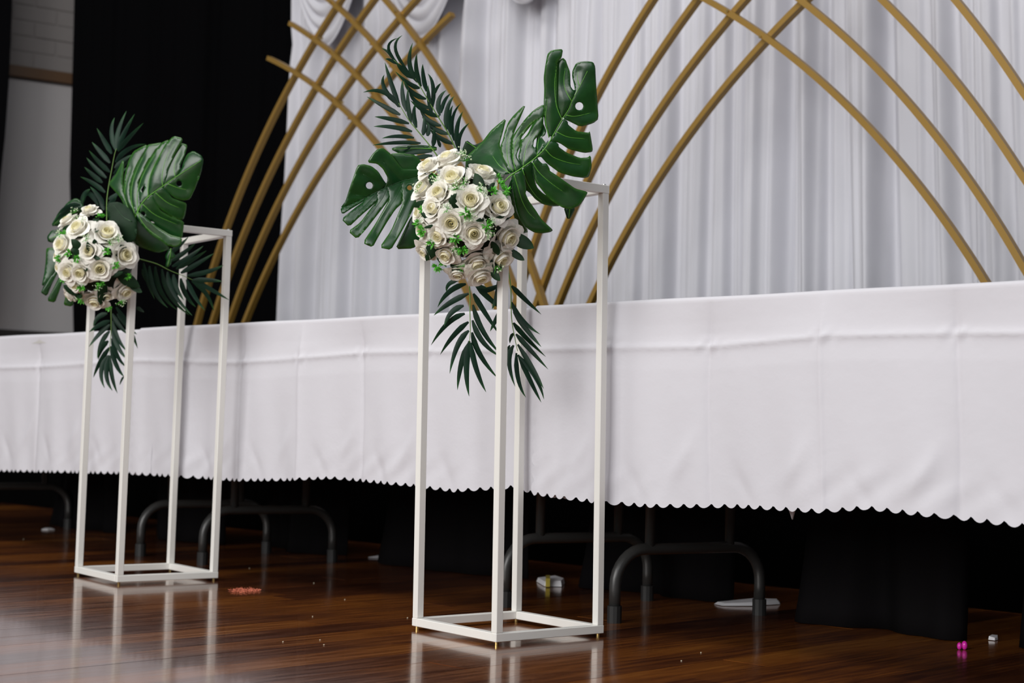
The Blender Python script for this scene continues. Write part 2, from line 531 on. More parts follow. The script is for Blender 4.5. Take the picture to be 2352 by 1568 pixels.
def arch(names_back, names_front, label):
    curves = {}
    for k in names_back + names_front:
        n = NA + (0.026 if k in names_back else 0.0)
        curves[k] = (arch_curve(FULL[k], n, EXTRA[k]), n)
    foot = np.mean([c[0][0][0] for c in curves.values()])
    root = thing('gold_arch', label, 'arch', W(float(foot), NA, STZ))
    inv = Matrix.Translation(-root.location)
    for k, (cv, n) in curves.items():
        bm = square_bar(cv, n, 0.019, 0.026)
        bmesh.ops.transform(bm, matrix=inv, verts=bm.verts)
        link('bar', bmesh_to('bar', bm), root, M_GOLD)
    # bolts where the bars cross
    bolt = bmesh.new()
    for a in names_back:
        for b in names_front:
            P, Q = np.array(curves[a][0]), np.array(curves[b][0])
            dd = np.hypot(P[:, None, 0] - Q[None, :, 0], P[:, None, 1] - Q[None, :, 1])
            i, j = np.unravel_index(dd.argmin(), dd.shape)
            if dd[i, j] < 0.03:
                p = (P[i] + Q[j]) / 2
                bb = bmesh.new()
                cyl(bb, W(p[0], NA - 0.018, p[1]), N, 0.005, 0.065, 8)
                bmesh.ops.transform(bb, matrix=inv, verts=bb.verts)
                link('bolt', bmesh_to('bolt', bb), root, M_BRASS)
    return root
arch(['L1', 'L2', 'L3', 'L4'], ['R1', 'R2', 'R3', 'R4'], 'gold arch of crossing curved bars in front of the black curtain edge')
arch(['A1', 'A2', 'A3', 'A4'], ['T1', 'T2', 'T3', 'T4'], 'wide gold arch of curved bars, the one right of the tall palm bouquet')

# ------------------------------------------------------------------ folding tables and white tablecloths
TL = 1.705
J = [1.283 - TL, 1.283, 1.283 + TL, 1.283 + 2 * TL]        # ends of the tables along the row
TW = 0.76
LD = (Vector((0.641, 3.896, 0)) - Vector((0.26, 3.662, 0))).normalized()   # direction of a leg frame across the table
def leg_frame(s, n, parent, inv):
    a = W(s, n, 0)
    span = 0.447
    def P(d, z):
        return a + LD * d + Vector((0, 0, z))
    r = 0.014
    zb = 0.172
    path = [P(0, 0.035), P(0, 0.08)]
    for q in range(9):
        t = q / 8 * PI / 2
        path.append(P(0.085 * (1 - math.cos(t)), zb - 0.085 + 0.085 * math.sin(t)))
    for q in range(9):
        t = q / 8 * PI / 2
        path.append(P(span - 0.085 * (1 - math.sin(t)), zb - 0.085 + 0.085 * math.cos(t)))
    path += [P(span, 0.08), P(span, 0.035)]
    bm = bmesh.new()
    tube(bm, path, r, 12)
    bmesh.ops.transform(bm, matrix=inv, verts=bm.verts)
    leg = link('leg_frame', bmesh_to('leg_frame', bm), parent, M_LEGS, True)
    for d in (0.100, span - 0.100):
        bm = bmesh.new()
        tube(bm, [P(d, zb + 0.005), P(d, 0.715)], 0.0125, 10)
        bmesh.ops.transform(bm, matrix=inv, verts=bm.verts)
        link('post', bmesh_to('post', bm), leg, M_LEGS, True)
    for d in (0, span):
        bm = bmesh.new()
        tube(bm, [P(d, 0.0), P(d, 0.04)], 0.0175, 12)
        bmesh.ops.transform(bm, matrix=inv, verts=bm.verts)
        link('foot_cap', bmesh_to('foot_cap', bm), leg, M_RUB)
labels_t = ['folding table under the tablecloth nearest the camera, black legs beside the front stand',
            'folding table under the middle tablecloth between the two flower stands',
            'folding table at the far left end of the row, mostly hidden by its cloth']
for i in range(3):
    s0, s1 = J[i], J[i + 1]
    root = thing('folding_table', labels_t[i], 'table', W((s0 + s1) / 2, TW / 2, 0), 0, 'folding tables in the white row')
    inv = Matrix.Translation(-root.location)
    bm = bmesh.new()
    prism_sn(bm, [(s0 + 0.004, 0.006), (s1 - 0.004, 0.006), (s1 - 0.004, TW - 0.006), (s0 + 0.004, TW - 0.006)], 0.706, 0.733)
    bmesh.ops.recalc_face_normals(bm, faces=bm.faces)
    bmesh.ops.transform(bm, matrix=inv, verts=bm.verts)
    link('tabletop', bmesh_to('tabletop', bm), root, M_TABLE)
    leg_frame(s0 + 0.185, 0.165, root, inv)
    leg_frame(s1 - 0.185, 0.158, root, inv)

hem_s = np.array([-1.2, -0.001, 0.138, 0.314, 0.413, 0.625, 0.858, 0.984, 1.222, 1.287, 1.483, 1.645, 1.981, 2.173, 2.41, 2.959, 3.39, 3.845, 5.5])
hem_z = np.array([0.293, 0.296, 0.304, 0.312, 0.300, 0.298, 0.287, 0.288, 0.297, 0.309, 0.291, 0.298, 0.303, 0.290, 0.279, 0.277, 0.266, 0.253, 0.25])
crease_h_s = np.array([-1, 0.0, 0.125, 0.406, 0.70, 0.995, 1.62, 1.858, 2.103, 2.431, 2.96, 3.61, 3.88, 5.5])
crease_h_z = np.array([0.648, 0.648, 0.652, 0.653, 0.638, 0.639, 0.642, 0.644, 0.633, 0.624, 0.637, 0.624, 0.623, 0.62])
creases = {0: [0.002 - 0.27, 0.128, 0.415, 0.705, 0.985], 1: [1.60, 1.865, 2.115, 2.40, 2.67], 2: [3.28, 3.61, 3.9, 4.2]}
def tablecloth(idx, s0, s1, off, lift, scal_far, label):
    """draped sheet: front drop with scalloped hem, top, short rear drop"""
    PIT = 0.0333
    ncol = int((s1 - s0) / PIT * 8)
    ss = np.linspace(s0, s1, ncol + 1)
    nf, nt = 84, 14
    R_ = 0.008
    rr = np.random.default_rng(100 + idx)
    V = []
    hz = np.interp(ss, hem_s, hem_z)
    ph = (ss / PIT) % 1.0 - 0.5
    scal = 0.011 * np.abs(2 * ph) ** 2.1
    wave_ph = rr.uniform(0, 6.28, 6)
    ZT = 0.741 + lift
    def relief(s, z):
        y = 0.0
        q = (ZT - z) / 0.45                                    # 0 at the edge, 1 at the hem
        y -= 0.006 * q * np.sin(s * 9 + wave_ph[0]) + 0.004 * q * np.sin(s * 21 + wave_ph[1]) + 0.003 * q * q * np.sin(s * 47 + wave_ph[2] + 4 * q)
        for k, c in enumerate(creases[idx]):
            d = s - c - 0.006 * np.sin(z * 9 + k)
            sg = 1 if k % 2 else -1
            y += sg * 0.0040 * np.exp(-np.abs(d) / 0.008) + sg * 0.0080 * np.exp(-np.abs(d) / 0.085)
            if idx == 1 and abs(c - 2.67) < 0.01:
                y += -0.012 * np.exp(-(d / 0.03) ** 2) + 0.010 * np.exp(-((d + 0.07) / 0.05) ** 2)
            if idx == 1 and abs(c - 2.40) < 0.01:
                y += -0.006 * np.exp(-(d / 0.02) ** 2)
            if idx == 0 and abs(c - 0.985) < 0.01:
                y += -0.010 * np.exp(-((d + 0.012) / 0.03) ** 2)
            # star-like pulls where the press folds cross
            zc = np.interp(c, crease_h_s, crease_h_z)
            y += 0.003 * np.exp(-((d / 0.03) ** 2 + ((z - zc) / 0.012) ** 2)) * np.sin(d * 160 + (z - zc) * 90)
            y += 0.0025 * np.exp(-((d + 0.09) ** 2 / 0.0010 + (z - 0.44 - d * 1.1) ** 2 / 0.0007))
            y += -0.0045 * np.exp(-((d - 0.07) ** 2 / 0.0012 + (z - 0.47 + d * 1.2) ** 2 / 0.0009))
        dz = z - np.interp(s, crease_h_s, crease_h_z)
        y += -0.0052 * np.exp(-np.abs(dz) / 0.006) + 0.003 * np.clip(dz, -0.05, 0.05) / 0.05
        # small pulled wrinkles above the hem
        y += 0.0022 * np.exp(-((z - hz_at(s) - 0.045) / 0.035) ** 2) * np.sin(s * 62 + 60 * (z) + wave_ph[3]) * (0.5 + 0.5 * np.sin(s * 7 + wave_ph[4]))
        return y
    def hz_at(s):
        return np.interp(s, hem_s, hem_z)
    def edge_shift(s, zz):
        if not scal_far:
            return 0.0
        w = np.clip((s - (s1 - 0.02)) / 0.02, 0, 1)
        pz = (zz / PIT) % 1.0 - 0.5
        return -0.010 * (np.abs(2 * pz) ** 2.1) * w
    for j in range(nf + 1):
        q = j / nf
        z = (hz + scal) * (1 - q) + (ZT - R_) * q
        nrel = off + relief(ss, z) * np.clip((1 - q) * 6, 0, 1) * 1.0
        s_ = ss + edge_shift(ss, z)
        for i in range(ncol + 1):
            V.append(tuple(W(float(s_[i]), float(nrel[i]), float(z[i]))))
    for j in range(1, nt + 1):
        if j <= 3:
            a = j / 3 * PI / 2
            nn, z = off + R_ * (1 - math.cos(a)), ZT - R_ + R_ * math.sin(a)
        elif j <= 10:
            nn, z = R_ + (TW + 0.004 - off - 2 * R_) * (j - 3) / 7, ZT
        else:
            nn, z = TW + 0.006 - off, ZT - 0.26 * (j - 10) / 4
        for i in range(ncol + 1):
            zz = z - 0.0006 * math.sin(ss[i] * 13) - (0.0035 * max(0, (s1 - ss[i] < 0.05)) if False else 0)
            V.append(tuple(W(float(ss[i] + edge_shift(ss[i], nn)), nn, zz)))
    m1 = ncol + 1
    F = [(j * m1 + i, j * m1 + i + 1, (j + 1) * m1 + i + 1, (j + 1) * m1 + i) for j in range(nf + nt) for i in range(ncol)]
    o = link('tablecloth', pyd('tablecloth', V, F), None, M_CLOTH, True)
    tag(o, label, 'tablecloth', 'white tablecloths along the row')
    return o
c2_ = tablecloth(2, 2.86, 4.68, 0.004, -0.003, False, 'white tablecloth at the far left end of the table row')
c1_ = tablecloth(1, 1.10, 2.968, -0.003, 0.0, True, 'white tablecloth in the middle of the row, between the two flower stands')
c0_ = tablecloth(0, -0.62, 1.222, -0.011, 0.004, True, 'white tablecloth nearest the camera, right of the front stand')
# corner tip of the cloth showing under the hem
tp = on_floor(1815, 1192, 0.0)
tip = [on_plane(1808, 1160, 0.10), on_plane(1826, 1166, 0.10), on_plane(1819, 1193, 0.10)]
v = [W(a, 0.10, b) for a, b in tip] + [W(a, 0.104, b) for a, b in tip]
ct = link('hanging_corner', pyd('hanging_corner', v, [(0, 1, 2), (5, 4, 3), (0, 3, 4, 1), (1, 4, 5, 2), (2, 5, 3, 0)]), c0_, M_CLOTH)

# black cloth panels behind the tables
def drape(s0, s1, n, seed, label, lean=0.0, z1=0.70):
    nx, nz = 40, 16
    V, F = [], []
    r = np.random.default_rng(seed)
    ph = r.uniform(0, 6.28, 4)
    mid, hw = (s0 + s1) / 2, (s1 - s0) / 2
    for j in range(nz):
        q = j / (nz - 1)
        z = 0.002 + (z1 - 0.002) * q
        for i in range(nx):
            t = -1 + 2 * i / (nx - 1)
            fl_ = 1.0 - 0.17 * q
            nn = n + 0.02 * math.sin(t * 5 + ph[0]) * (1 - q) + 0.012 * math.sin(t * 11 + ph[1]) - 0.05 * (1 - q) ** 3 * (0.5 + 0.5 * math.sin(t * 3 + ph[2])) + 0.05 * abs(t) ** 3
            V.append(tuple(W(mid + hw * t * fl_ + lean * q, nn, z)))
    for j in range(nz - 1):
        for i in range(nx - 1):
            a = j * nx + i
            F.append((a, a + 1, a + nx + 1, a + nx))
    o = link('black_drape', pyd('black_drape', V, F), None, M_BLACK2, True)
    md = o.modifiers.new('thick', 'SOLIDIFY'); md.thickness = 0.003
    tag(o, label, 'drape', 'black cloth panels under the tables')
drape(-0.42, 0.29, 0.53, 1, 'black cloth panel under the near table, cut off by the right picture edge')
drape(0.42, 0.88, 0.58, 2, 'black cloth panel under the near table, right of the arched leg')
drape(1.19, 1.71, 0.73, 3, 'black cloth panel between the arched table legs behind the front stand')
drape(1.93, 2.60, 0.70, 4, 'black cloth panel under the middle tablecloth, left of the front stand')
drape(2.83, 3.30, 0.74, 5, 'black cloth panel behind the leg frames next to the rear stand')
drape(3.42, 3.95, 0.66, 6, 'black cloth panel under the far tablecloth, behind the left stand poles')
drape(4.05, 4.60, 0.62, 7, 'black cloth panel under the far tablecloth at the left picture edge')

# ------------------------------------------------------------------ white strips and small litter on the floor
def scrap(name, px, h, m, label, cat, group=None):
    """low crumpled piece: footprint from picture points, height h"""
    P = [on_floor(x, y) for x, y in px]
    c = sum(P, Vector()) / len(P)
    bm = bmesh.new()
    lo = [bm.verts.new(p + Vector((0, 0, 0.0015))) for p in P]
    hi = [bm.verts.new(c + (p - c) * 0.9 + Vector((0, 0, 0.0015 + h * random.uniform(0.6, 1.0)))) for p in P]
    top = bm.verts.new(c + Vector((0, 0, 0.0015 + h * 0.9)))
    k = len(P)
    for i in range(k):
        bm.faces.new((lo[i], lo[(i + 1) % k], hi[(i + 1) % k], hi[i]))
        bm.faces.new((hi[i], hi[(i + 1) % k], top))
    bm.faces.new(lo[::-1])
    bmesh.ops.recalc_face_normals(bm, faces=bm.faces)
    o = link(name, bmesh_to(name, bm), None, m)
    tag(o, label, cat, group)
    return o
M_SCRAP = mat('white_scrap', (0.75, 0.75, 0.78), 0.6)
M_YEL = mat('yellow_ribbon', (0.45, 0.36, 0.05), 0.5)
w1 = scrap('white_cloth', [(1232, 1336), (1250, 1347), (1290, 1348), (1297, 1340), (1275, 1333)], 0.016, M_SCRAP, 'folded white cloth end with a yellow band, on the floor behind the front stand', 'cloth', 'white cloth ends on the floor')
g = [on_floor(1253, 1349), on_floor(1263, 1349), on_floor(1263, 1341), on_floor(1253, 1341)]
v = [p + Vector((0, 0, z_)) for z_ in (0.002, 0.026) for p in g]
link('band', pyd('band', v, [(0, 1, 2, 3), (7, 6, 5, 4), (0, 4, 5, 1), (1, 5, 6, 2), (2, 6, 7, 3), (3, 7, 4, 0)]), w1, M_YEL)
scrap('white_cloth', [(1640, 1388), (1660, 1392), (1730, 1392), (1792, 1388), (1790, 1382), (1730, 1381)], 0.010, M_SCRAP, 'white cloth strip on the floor behind the near arched table leg', 'cloth', 'white cloth ends on the floor')
scrap('white_cloth', [(845, 1281), (870, 1282), (902, 1280), (902, 1277), (870, 1278)], 0.004, M_SCRAP, 'thin white cloth strip on the dark floor left of the front stand', 'cloth', 'white cloth ends on the floor')
scrap('white_cloth', [(2270, 1470), (2285, 1472), (2292, 1470), (2292, 1464), (2278, 1464)], 0.008, M_SCRAP, 'small white cloth end by the right picture edge under the near table', 'cloth', 'white cloth ends on the floor')
scrap('white_cloth', [(95, 1217), (110, 1218), (126, 1217), (118, 1214), (104, 1214)], 0.003, M_SCRAP, 'tiny white cloth scrap under the far tablecloth, left of the rear stand', 'cloth', 'white cloth ends on the floor')
# orange-red tuft
M_RED = mat('orange_tuft', (0.5, 0.13, 0.07), 0.8)
c = on_floor(562, 1357)
bm = bmesh.new()
for k in range(260):
    a, r = random.random() * 6.28, math.sqrt(random.random())
    p = c + RIGHT * (0.040 * r * math.cos(a)) + Vector((0, 0.055 * r * math.sin(a), 0.002))
    p.z = 0.002
    d = Vector((random.uniform(-1, 1), random.uniform(-1, 1), random.uniform(0.05, 0.5))).normalized() * random.uniform(0.004, 0.009)
    w = d.orthogonal().normalized() * 0.0012
    a_, b_, c_ = bm.verts.new(p - w), bm.verts.new(p + w), bm.verts.new(p + d)
    bm.faces.new((a_, b_, c_))
tag(link('floor_tuft', bmesh_to('floor_tuft', bm), None, M_RED), 'flat orange-red tuft of fluff on the floor right of the rear stand', 'tuft')
# pink trinket
M_PINK = mat('pink_foil', (0.62, 0.02, 0.36), 0.25)
c = on_floor(2211, 1492)
bm = bmesh.new()
for dx, rr_ in ((-0.007, 0.007), (0.004, 0.0085)):
    r = bmesh.ops.create_uvsphere(bm, u_segments=12, v_segments=8, radius=rr_)
    bmesh.ops.transform(bm, matrix=Matrix.Translation(c + Vector((dx, 0, rr_ * 1.15))) @ Matrix.Diagonal((0.75, 0.8, 1.15, 1)), verts=r['verts'])
tag(link('pink_trinket', bmesh_to('pink_trinket', bm), None, M_PINK, True), 'tiny shiny pink trinket on the floor under the near table', 'trinket')
# paper specks
M_SPECK = mat('paper_speck', (0.7, 0.66, 0.5), 0.7)
for x, y, lb in [(573, 1305, 'pale speck on the floor between the rear stand and the orange tuft'),
        (721, 1339, 'pale speck on the floor below the arched table leg of the middle table'),
        (792, 1377, 'pale speck on the bare floor midway between the two stands'),
        (718, 1416, 'pale speck on the floor straight below the orange tuft, alone'),
        (650, 1474, 'pale speck on the floor, left one of three near the picture bottom'),
        (735, 1470, 'pale speck on the floor, upper of a close pair left of the front stand'),
        (744, 1481, 'pale speck on the floor, lower of a close pair left of the front stand'),
        (936, 1419, 'pale speck on the floor touching the left pole of the front stand in view'),
        (1610, 1499, 'pale speck on the floor below the near arched leg, upper of two'),
        (1565, 1518, 'pale speck on the floor below the near arched leg, lower of two'),
        (54, 1238, 'pale speck on the dark floor at the left picture edge')]:
    bm = bmesh.new()
    r = bmesh.ops.create_icosphere(bm, subdivisions=1, radius=0.0018)
    bmesh.ops.transform(bm, matrix=Matrix.Translation(on_floor(x, y) + Vector((0, 0, 0.0010))) @ Matrix.Diagonal((1.0, 1.3, 0.5, 1)), verts=r['verts'])
    tag(link('paper_speck', bmesh_to('paper_speck', bm), None, M_SPECK), lb, 'litter', 'pale specks on the floor')

# ------------------------------------------------------------------ white metal flower stands
SW, TB, FT = 0.303, 0.018, 0.008
def stand(x, y, rz, shear, label):
    root = thing('flower_stand', label, 'stand', (x, y, 0), rz, 'tall white metal flower stands')
    a = SW / 2
    inv = Matrix.Rotation(-rz, 3, 'Z')
    sh = inv @ (Vector(shear))
    def bar(name, p0, p1, parent=root):
        p0, p1 = Vector(p0), Vector(p1)
        bm = bmesh.new()
        d = p1 - p0
        ax = max(range(3), key=lambda i: abs(d[i]))
        h = TB / 2
        o1, o2 = [i for i in range(3) if i != ax]
        vs = []
        for e in (p0, p1):
            for q1, q2 in ((-h, -h), (h, -h), (h, h), (-h, h)):
                w = e.copy(); w[o1] += q1; w[o2] += q2
                vs.append(bm.verts.new(w))
        for k in range(4):
            bm.faces.new((vs[k], vs[(k + 1) % 4], vs[4 + (k + 1) % 4], vs[4 + k]))
        bm.faces.new(vs[0:4][::-1]); bm.faces.new(vs[4:8])
        bmesh.ops.recalc_face_normals(bm, faces=bm.faces)
        bmesh.ops.bevel(bm, geom=list(bm.edges), offset=0.0012, segments=1, affect='EDGES')
        return link(name, bmesh_to(name, bm), root, M_WHITE)
    e = a - TB / 2
    zb, zt = FT + TB / 2, 1.0 - TB / 2
    for z, off, nm in ((zb, Vector(), 'base_rail'), (zt, sh, 'top_rail')):
        bar(nm, Vector((-a, -e, z)) + off, Vector((a, -e, z)) + off)
        bar(nm, Vector((-a, e, z)) + off, Vector((a, e, z)) + off)
        bar(nm, Vector((-e, -a + TB, z)) + off, Vector((-e, a - TB, z)) + off)
        bar(nm, Vector((e, -a + TB, z)) + off, Vector((e, a - TB, z)) + off)
    for sx in (-1, 1):
        for sy in (-1, 1):
            bar('pole', (sx * (e - 0.0008), sy * (e - 0.0008), FT + TB), Vector((sx * (e - 0.0008), sy * (e - 0.0008), 1.0 - TB)) + sh)
            bm = bmesh.new()
            cyl(bm, (sx * e, sy * e, 0.0), (0, 0, 1), 0.0042, FT + 0.001, 10)
            link('foot', bmesh_to('foot', bm), root, M_BRASS)
            bm = bmesh.new()
            cyl(bm, Vector((sx * e, sy * e, 1.0 - 0.001)) + sh, (0, 0, 1), 0.0045, 0.004, 10)
            link('screw', bmesh_to('screw', bm), root, M_STEEL)
    return root
PXA = 3.4 / FPX
stand(0.0056, 3.4306, 0.6788, RIGHT * (-9.0 * PXA), 'tall white metal flower stand nearer the camera, in the middle of the picture')
stand(-1.0284, 4.4153, 0.6553, RIGHT * (4.0 * 4.39 / FPX), 'tall white metal flower stand further back, at the left')

# ------------------------------------------------------------------ roses (unit size, shared meshes)
def petal_mesh(name, r0, r1, z0, z1, wid, curl, drop, point, ph):
    nu, nv = 9, 8
    V, F = [], []
    for j in range(nv):
        t = j / (nv - 1)
        for i in range(nu):
            a = -1 + 2 * i / (nu - 1)
            rim = 1 - 0.30 * abs(a) ** 2.4 + point * max(0, 1 - abs(a) * 2.2)
            tt = t * rim
            w = wid * (0.35 + 0.65 * min(1, tt * 1.5))
            th = a * w
            r = r0 + (r1 - r0) * max(0, min(tt, 1.3)) ** 0.62
            z = z0 + (z1 - z0) * tt
            q = max(0.0, (tt - 0.72) / 0.28)
            r += curl * q * q + 0.025 * math.sin(3.1 * a + ph) * tt + 0.05 * abs(a) ** 3 * tt
            z -= drop * q * q
            V.append((r * math.cos(th), r * math.sin(th), z))
    for j in range(nv - 1):
        for i in range(nu - 1):
            k = j * nu + i
            F.append((k, k + 1, k + nu + 1, k + nu))
    me = pyd(name, V, F)
    me.materials.append(M_PETAL)
    me.polygons.foreach_set('use_smooth', [True] * len(me.polygons))
    return me
P_IN = [petal_mesh('petal', 0.14, 0.42, -0.30, 0.50, 1.35, 0.03, 0.03, 0.0, p) for p in (0.3, 2.0)]
P_MID = [petal_mesh('petal', 0.18, 0.60, -0.36, 0.44, 1.25, 0.10, 0.08, 0.03, p) for p in (0.9, 3.2)]
P_OUT = [petal_mesh('petal', 0.18, 0.80, -0.42, 0.24, 1.10, 0.17, 0.16, 0.07, p) for p in (0.1, 1.7, 4.0)]
P_LOW = [petal_mesh('petal', 0.14, 0.92, -0.46, -0.02, 1.0, 0.14, 0.16, 0.10, p) for p in (1.1, 2.9)]
def heart_mesh():
    V, F = [], []
    turns, npt, rows = 2.6, 84, 5
    for i in range(npt):
        q = i / (npt - 1)
        th = q * turns * 2 * PI
        r = 0.03 + 0.34 * q ** 0.8
        ztop = 0.46 + 0.05 * math.sin(q * 9.0 + 0.5) * q - 0.06 * (1 - q)
        for j in range(rows):
            t = j / (rows - 1)
            rr = r * (0.75 + 0.38 * math.sin(PI * min(1, 0.15 + t * 0.78)))
            V.append((rr * math.cos(th), rr * math.sin(th), -0.25 + (ztop + 0.25) * t))
    for i in range(npt - 1):
        for j in range(rows - 1):
            k = i * rows + j
            F.append((k, k + rows, k + rows + 1, k + 1))
    me = pyd('rose', V, F)
    me.materials.append(M_HEART)
    me.polygons.foreach_set('use_smooth', [True] * len(me.polygons))
    return me
HEART = heart_mesh()
def rose(parent, pos, nrm, r):
    o = link('rose', HEART, parent)
    q = Vector(nrm).to_track_quat('Z', 'Y').to_matrix().to_4x4() @ Matrix.Rotation(random.random() * 6.28, 4, 'Z')
    o.matrix_local = Matrix.Translation(pos) @ q @ Matrix.Scale(r, 4)
    a0 = random.random() * 6.28
    for meshes, k, da in ((P_IN, 3, 0.0), (P_MID, 4, 0.5), (P_OUT, 4, 0.2), (P_LOW, 3, 0.8)):
        for i in range(k):
            p = link('petal', random.choice(meshes), o)
            p.matrix_local = Matrix.Rotation(a0 + da + i * 2 * PI / k + random.uniform(-0.18, 0.18), 4, 'Z') @ Matrix.Rotation(random.uniform(-0.10, 0.10), 4, 'Y') @ Matrix.Scale(random.uniform(0.93, 1.06), 4)
    return o

# ------------------------------------------------------------------ leaves
def chaikin(p):
    out = []
    k = len(p)
    for i in range(k):
        a, b = p[i], p[(i + 1) % k]
        out.append((a[0] * 0.85 + b[0] * 0.15, a[1] * 0.85 + b[1] * 0.15))
        out.append((a[0] * 0.15 + b[0] * 0.85, a[1] * 0.15 + b[1] * 0.85))
    # grown a little so that neighbouring lobes meet on the midrib
    P = np.array(out)
    e = np.roll(P, -1, 0) - np.roll(P, 1, 0)
    e /= np.maximum(np.linalg.norm(e, axis=1, keepdims=True), 1e-6)
    sgn = np.sign((P[:, 0] * np.roll(P[:, 1], -1) - np.roll(P[:, 0], -1) * P[:, 1]).sum())
    return [tuple(q) for q in P + np.c_[e[:, 1], -e[:, 0]] * sgn * 1.0]
def inside(P, x, y):
    px, py = P[:, 0], P[:, 1]
    qx, qy = np.roll(px, -1), np.roll(py, -1)
    c = ((py > y) != (qy > y))
    with np.errstate(divide='ignore', invalid='ignore'):
        xi = (qx - px) * (y - py) / (qy - py) + px
    return bool((c & (x < xi)).sum() % 2)
def seg_dist(P, x, y, closed=False):
    A = P if closed else P[:-1]
    B = np.roll(P, -1, 0) if closed else P[1:]
    d = B - A
    t = np.clip(((x - A[:, 0]) * d[:, 0] + (y - A[:, 1]) * d[:, 1]) / np.maximum((d ** 2).sum(1), 1e-9), 0, 1)
    return float(np.min(np.hypot(A[:, 0] + t * d[:, 0] - x, A[:, 1] + t * d[:, 1] - y)))
def tf(crop, pts):
    x0, y0, k = crop
    return [(x0 + a / k, y0 + b / k) for a, b in pts]
def circle(c, r, k=12):
    return [(c[0] + r * math.cos(2 * PI * i / k), c[1] + r * math.sin(2 * PI * i / k)) for i in range(k)]
def leaf(parent, origin, crop, midrib, lobes, holes, veins, D0, gx, gy, fold, curl, rim_w=6.0, step=4.6, veincol=None, name='monstera_leaf', vr=0.0011, label=None):
    """split leaf modelled at its own depth: outline lobes, bent about the midrib and pleated along the veins"""
    mr = np.array(tf(crop, midrib))
    mrs = np.array([(p.x, p.y) for p in catmull([(a, b, 0) for a, b in mr], 5)])
    vs = [np.array([(p.x, p.y) for p in catmull([(a, b, 0) for a, b in tf(crop, v)], 5)]) for v in veins]
    holes = [np.array(tf(crop, h)) for h in holes]
    x0, y0 = mr[len(mr) // 2]
    def depth(x, y, li):
        dm = seg_dist(mrs, x, y)
        dv = min([seg_dist(v, x, y) for v in vs] + [dm]) if vs else dm
        tl = lobes[li][1] if isinstance(lobes[li], tuple) else 0.0
        d = D0 + gx * (x - x0) + gy * (y - y0) + fold * dm + curl * dm * dm
        d += tl * dm
        d += -0.0036 * (1 - math.exp(-dv / 12.0))
        de = seg_dist(polys[li], x, y, True) if inside(polys[li], x, y) else 0.0
        d += 0.0016 * math.exp(-(de / 6.0)) + 0.0022 * math.sin(x * 0.043 + y * 0.021) * math.sin(y * 0.05 - x * 0.017)
        return d
    polys = [np.array(chaikin(tf(crop, lb[0] if isinstance(lb, tuple) else lb))) for lb in lobes]
    bm = bmesh.new()
    lay = bm.verts.layers.float.new('rim')
    for li, lb in enumerate(lobes):
        poly = lb[0] if isinstance(lb, tuple) else lb
        P = chaikin(tf(crop, poly))
        # resample long edges
        Q = []
        for i in range(len(P)):
            a, b = P[i], P[(i + 1) % len(P)]
            k = max(1, int(math.hypot(b[0] - a[0], b[1] - a[1]) / 7))
            for j in range(k):
                Q.append((a[0] + (b[0] - a[0]) * j / k, a[1] + (b[1] - a[1]) * j / k))
        PA = np.array(Q)
        pts = [Vector(q) for q in Q]
        edges = [(i, (i + 1) % len(Q)) for i in range(len(Q))]
        myh = []
        for h in holes:
            if inside(PA, h[:, 0].mean(), h[:, 1].mean()):
                b0_ = len(pts)
                pts += [Vector((a, b)) for a, b in h]
                edges += [(b0_ + i, b0_ + (i + 1) % len(h)) for i in range(len(h))]
                myh.append(h)
        xmin, ymin = PA.min(0); xmax, ymax = PA.max(0)
        yy = ymin
        odd = 0
        while yy < ymax:
            xx = xmin + (step / 2 if odd else 0)
            while xx < xmax:
                if inside(PA, xx, yy) and seg_dist(PA, xx, yy, True) > 2.5 and not any(inside(h, xx, yy) or seg_dist(h, xx, yy, True) < 2 for h in myh):
                    pts.append(Vector((xx, yy)))
                xx += step
            yy += step * 0.87
            odd ^= 1
        rv, re, rf, *_ = delaunay_2d_cdt(pts, edges, [], 0, 1e-4)
        bv = []
        for v_ in rv:
            w = at(v_.x, v_.y, depth(v_.x, v_.y, li)) - origin
            b_ = bm.verts.new(w)
            mid_d = seg_dist(mrs, v_.x, v_.y)
            b_[lay] = max(0.0, 1 - seg_dist(PA, v_.x, v_.y, True) / rim_w) * min(1.0, max(0.0, (mid_d - 14) / 30)) * 0.5
            bv.append(b_)
        for f in rf:
            cx = sum(rv[i].x for i in f) / len(f); cy = sum(rv[i].y for i in f) / len(f)
            if inside(PA, cx, cy) and not any(inside(h, cx, cy) for h in myh):
                try:
                    bm.faces.new([bv[i] for i in f])
                except ValueError:
                    pass
    loose = [v_ for v_ in bm.verts if not v_.link_faces]
    bmesh.ops.delete(bm, geom=loose, context='VERTS')
    bmesh.ops.recalc_face_normals(bm, faces=bm.faces)
    o = link(name, bmesh_to(name, bm), parent, M_MON, True)
    md = o.modifiers.new('thick', 'SOLIDIFY'); md.thickness = 0.0009; md.offset = 0
    if label:
        o['label'] = label
        if 'dark leaf' in label:
            o.data.materials[0] = M_RLEAF
    def surf(x, y):
        best = [depth(x, y, li) for li in range(len(lobes)) if inside(polys[li], x, y)]
        return (min(best) if best else depth(x, y, 0) if len(lobes) == 1 else min(depth(x, y, li) for li in range(len(lobes)))) - 0.0006
    for nm, ln, r0_ in [('midrib', mrs, vr * 1.5)] + [('vein', v_, vr) for v_ in vs]:
        path = [at(a, b, surf(a, b)) - origin for a, b in ln]
        bm = bmesh.new()
        tube(bm, path, [r0_ * (1 - 0.65 * i / (len(path) - 1)) for i in range(len(path))], 6)
        link(nm, bmesh_to(nm, bm), o, veincol or M_VEIN, True)
    return o
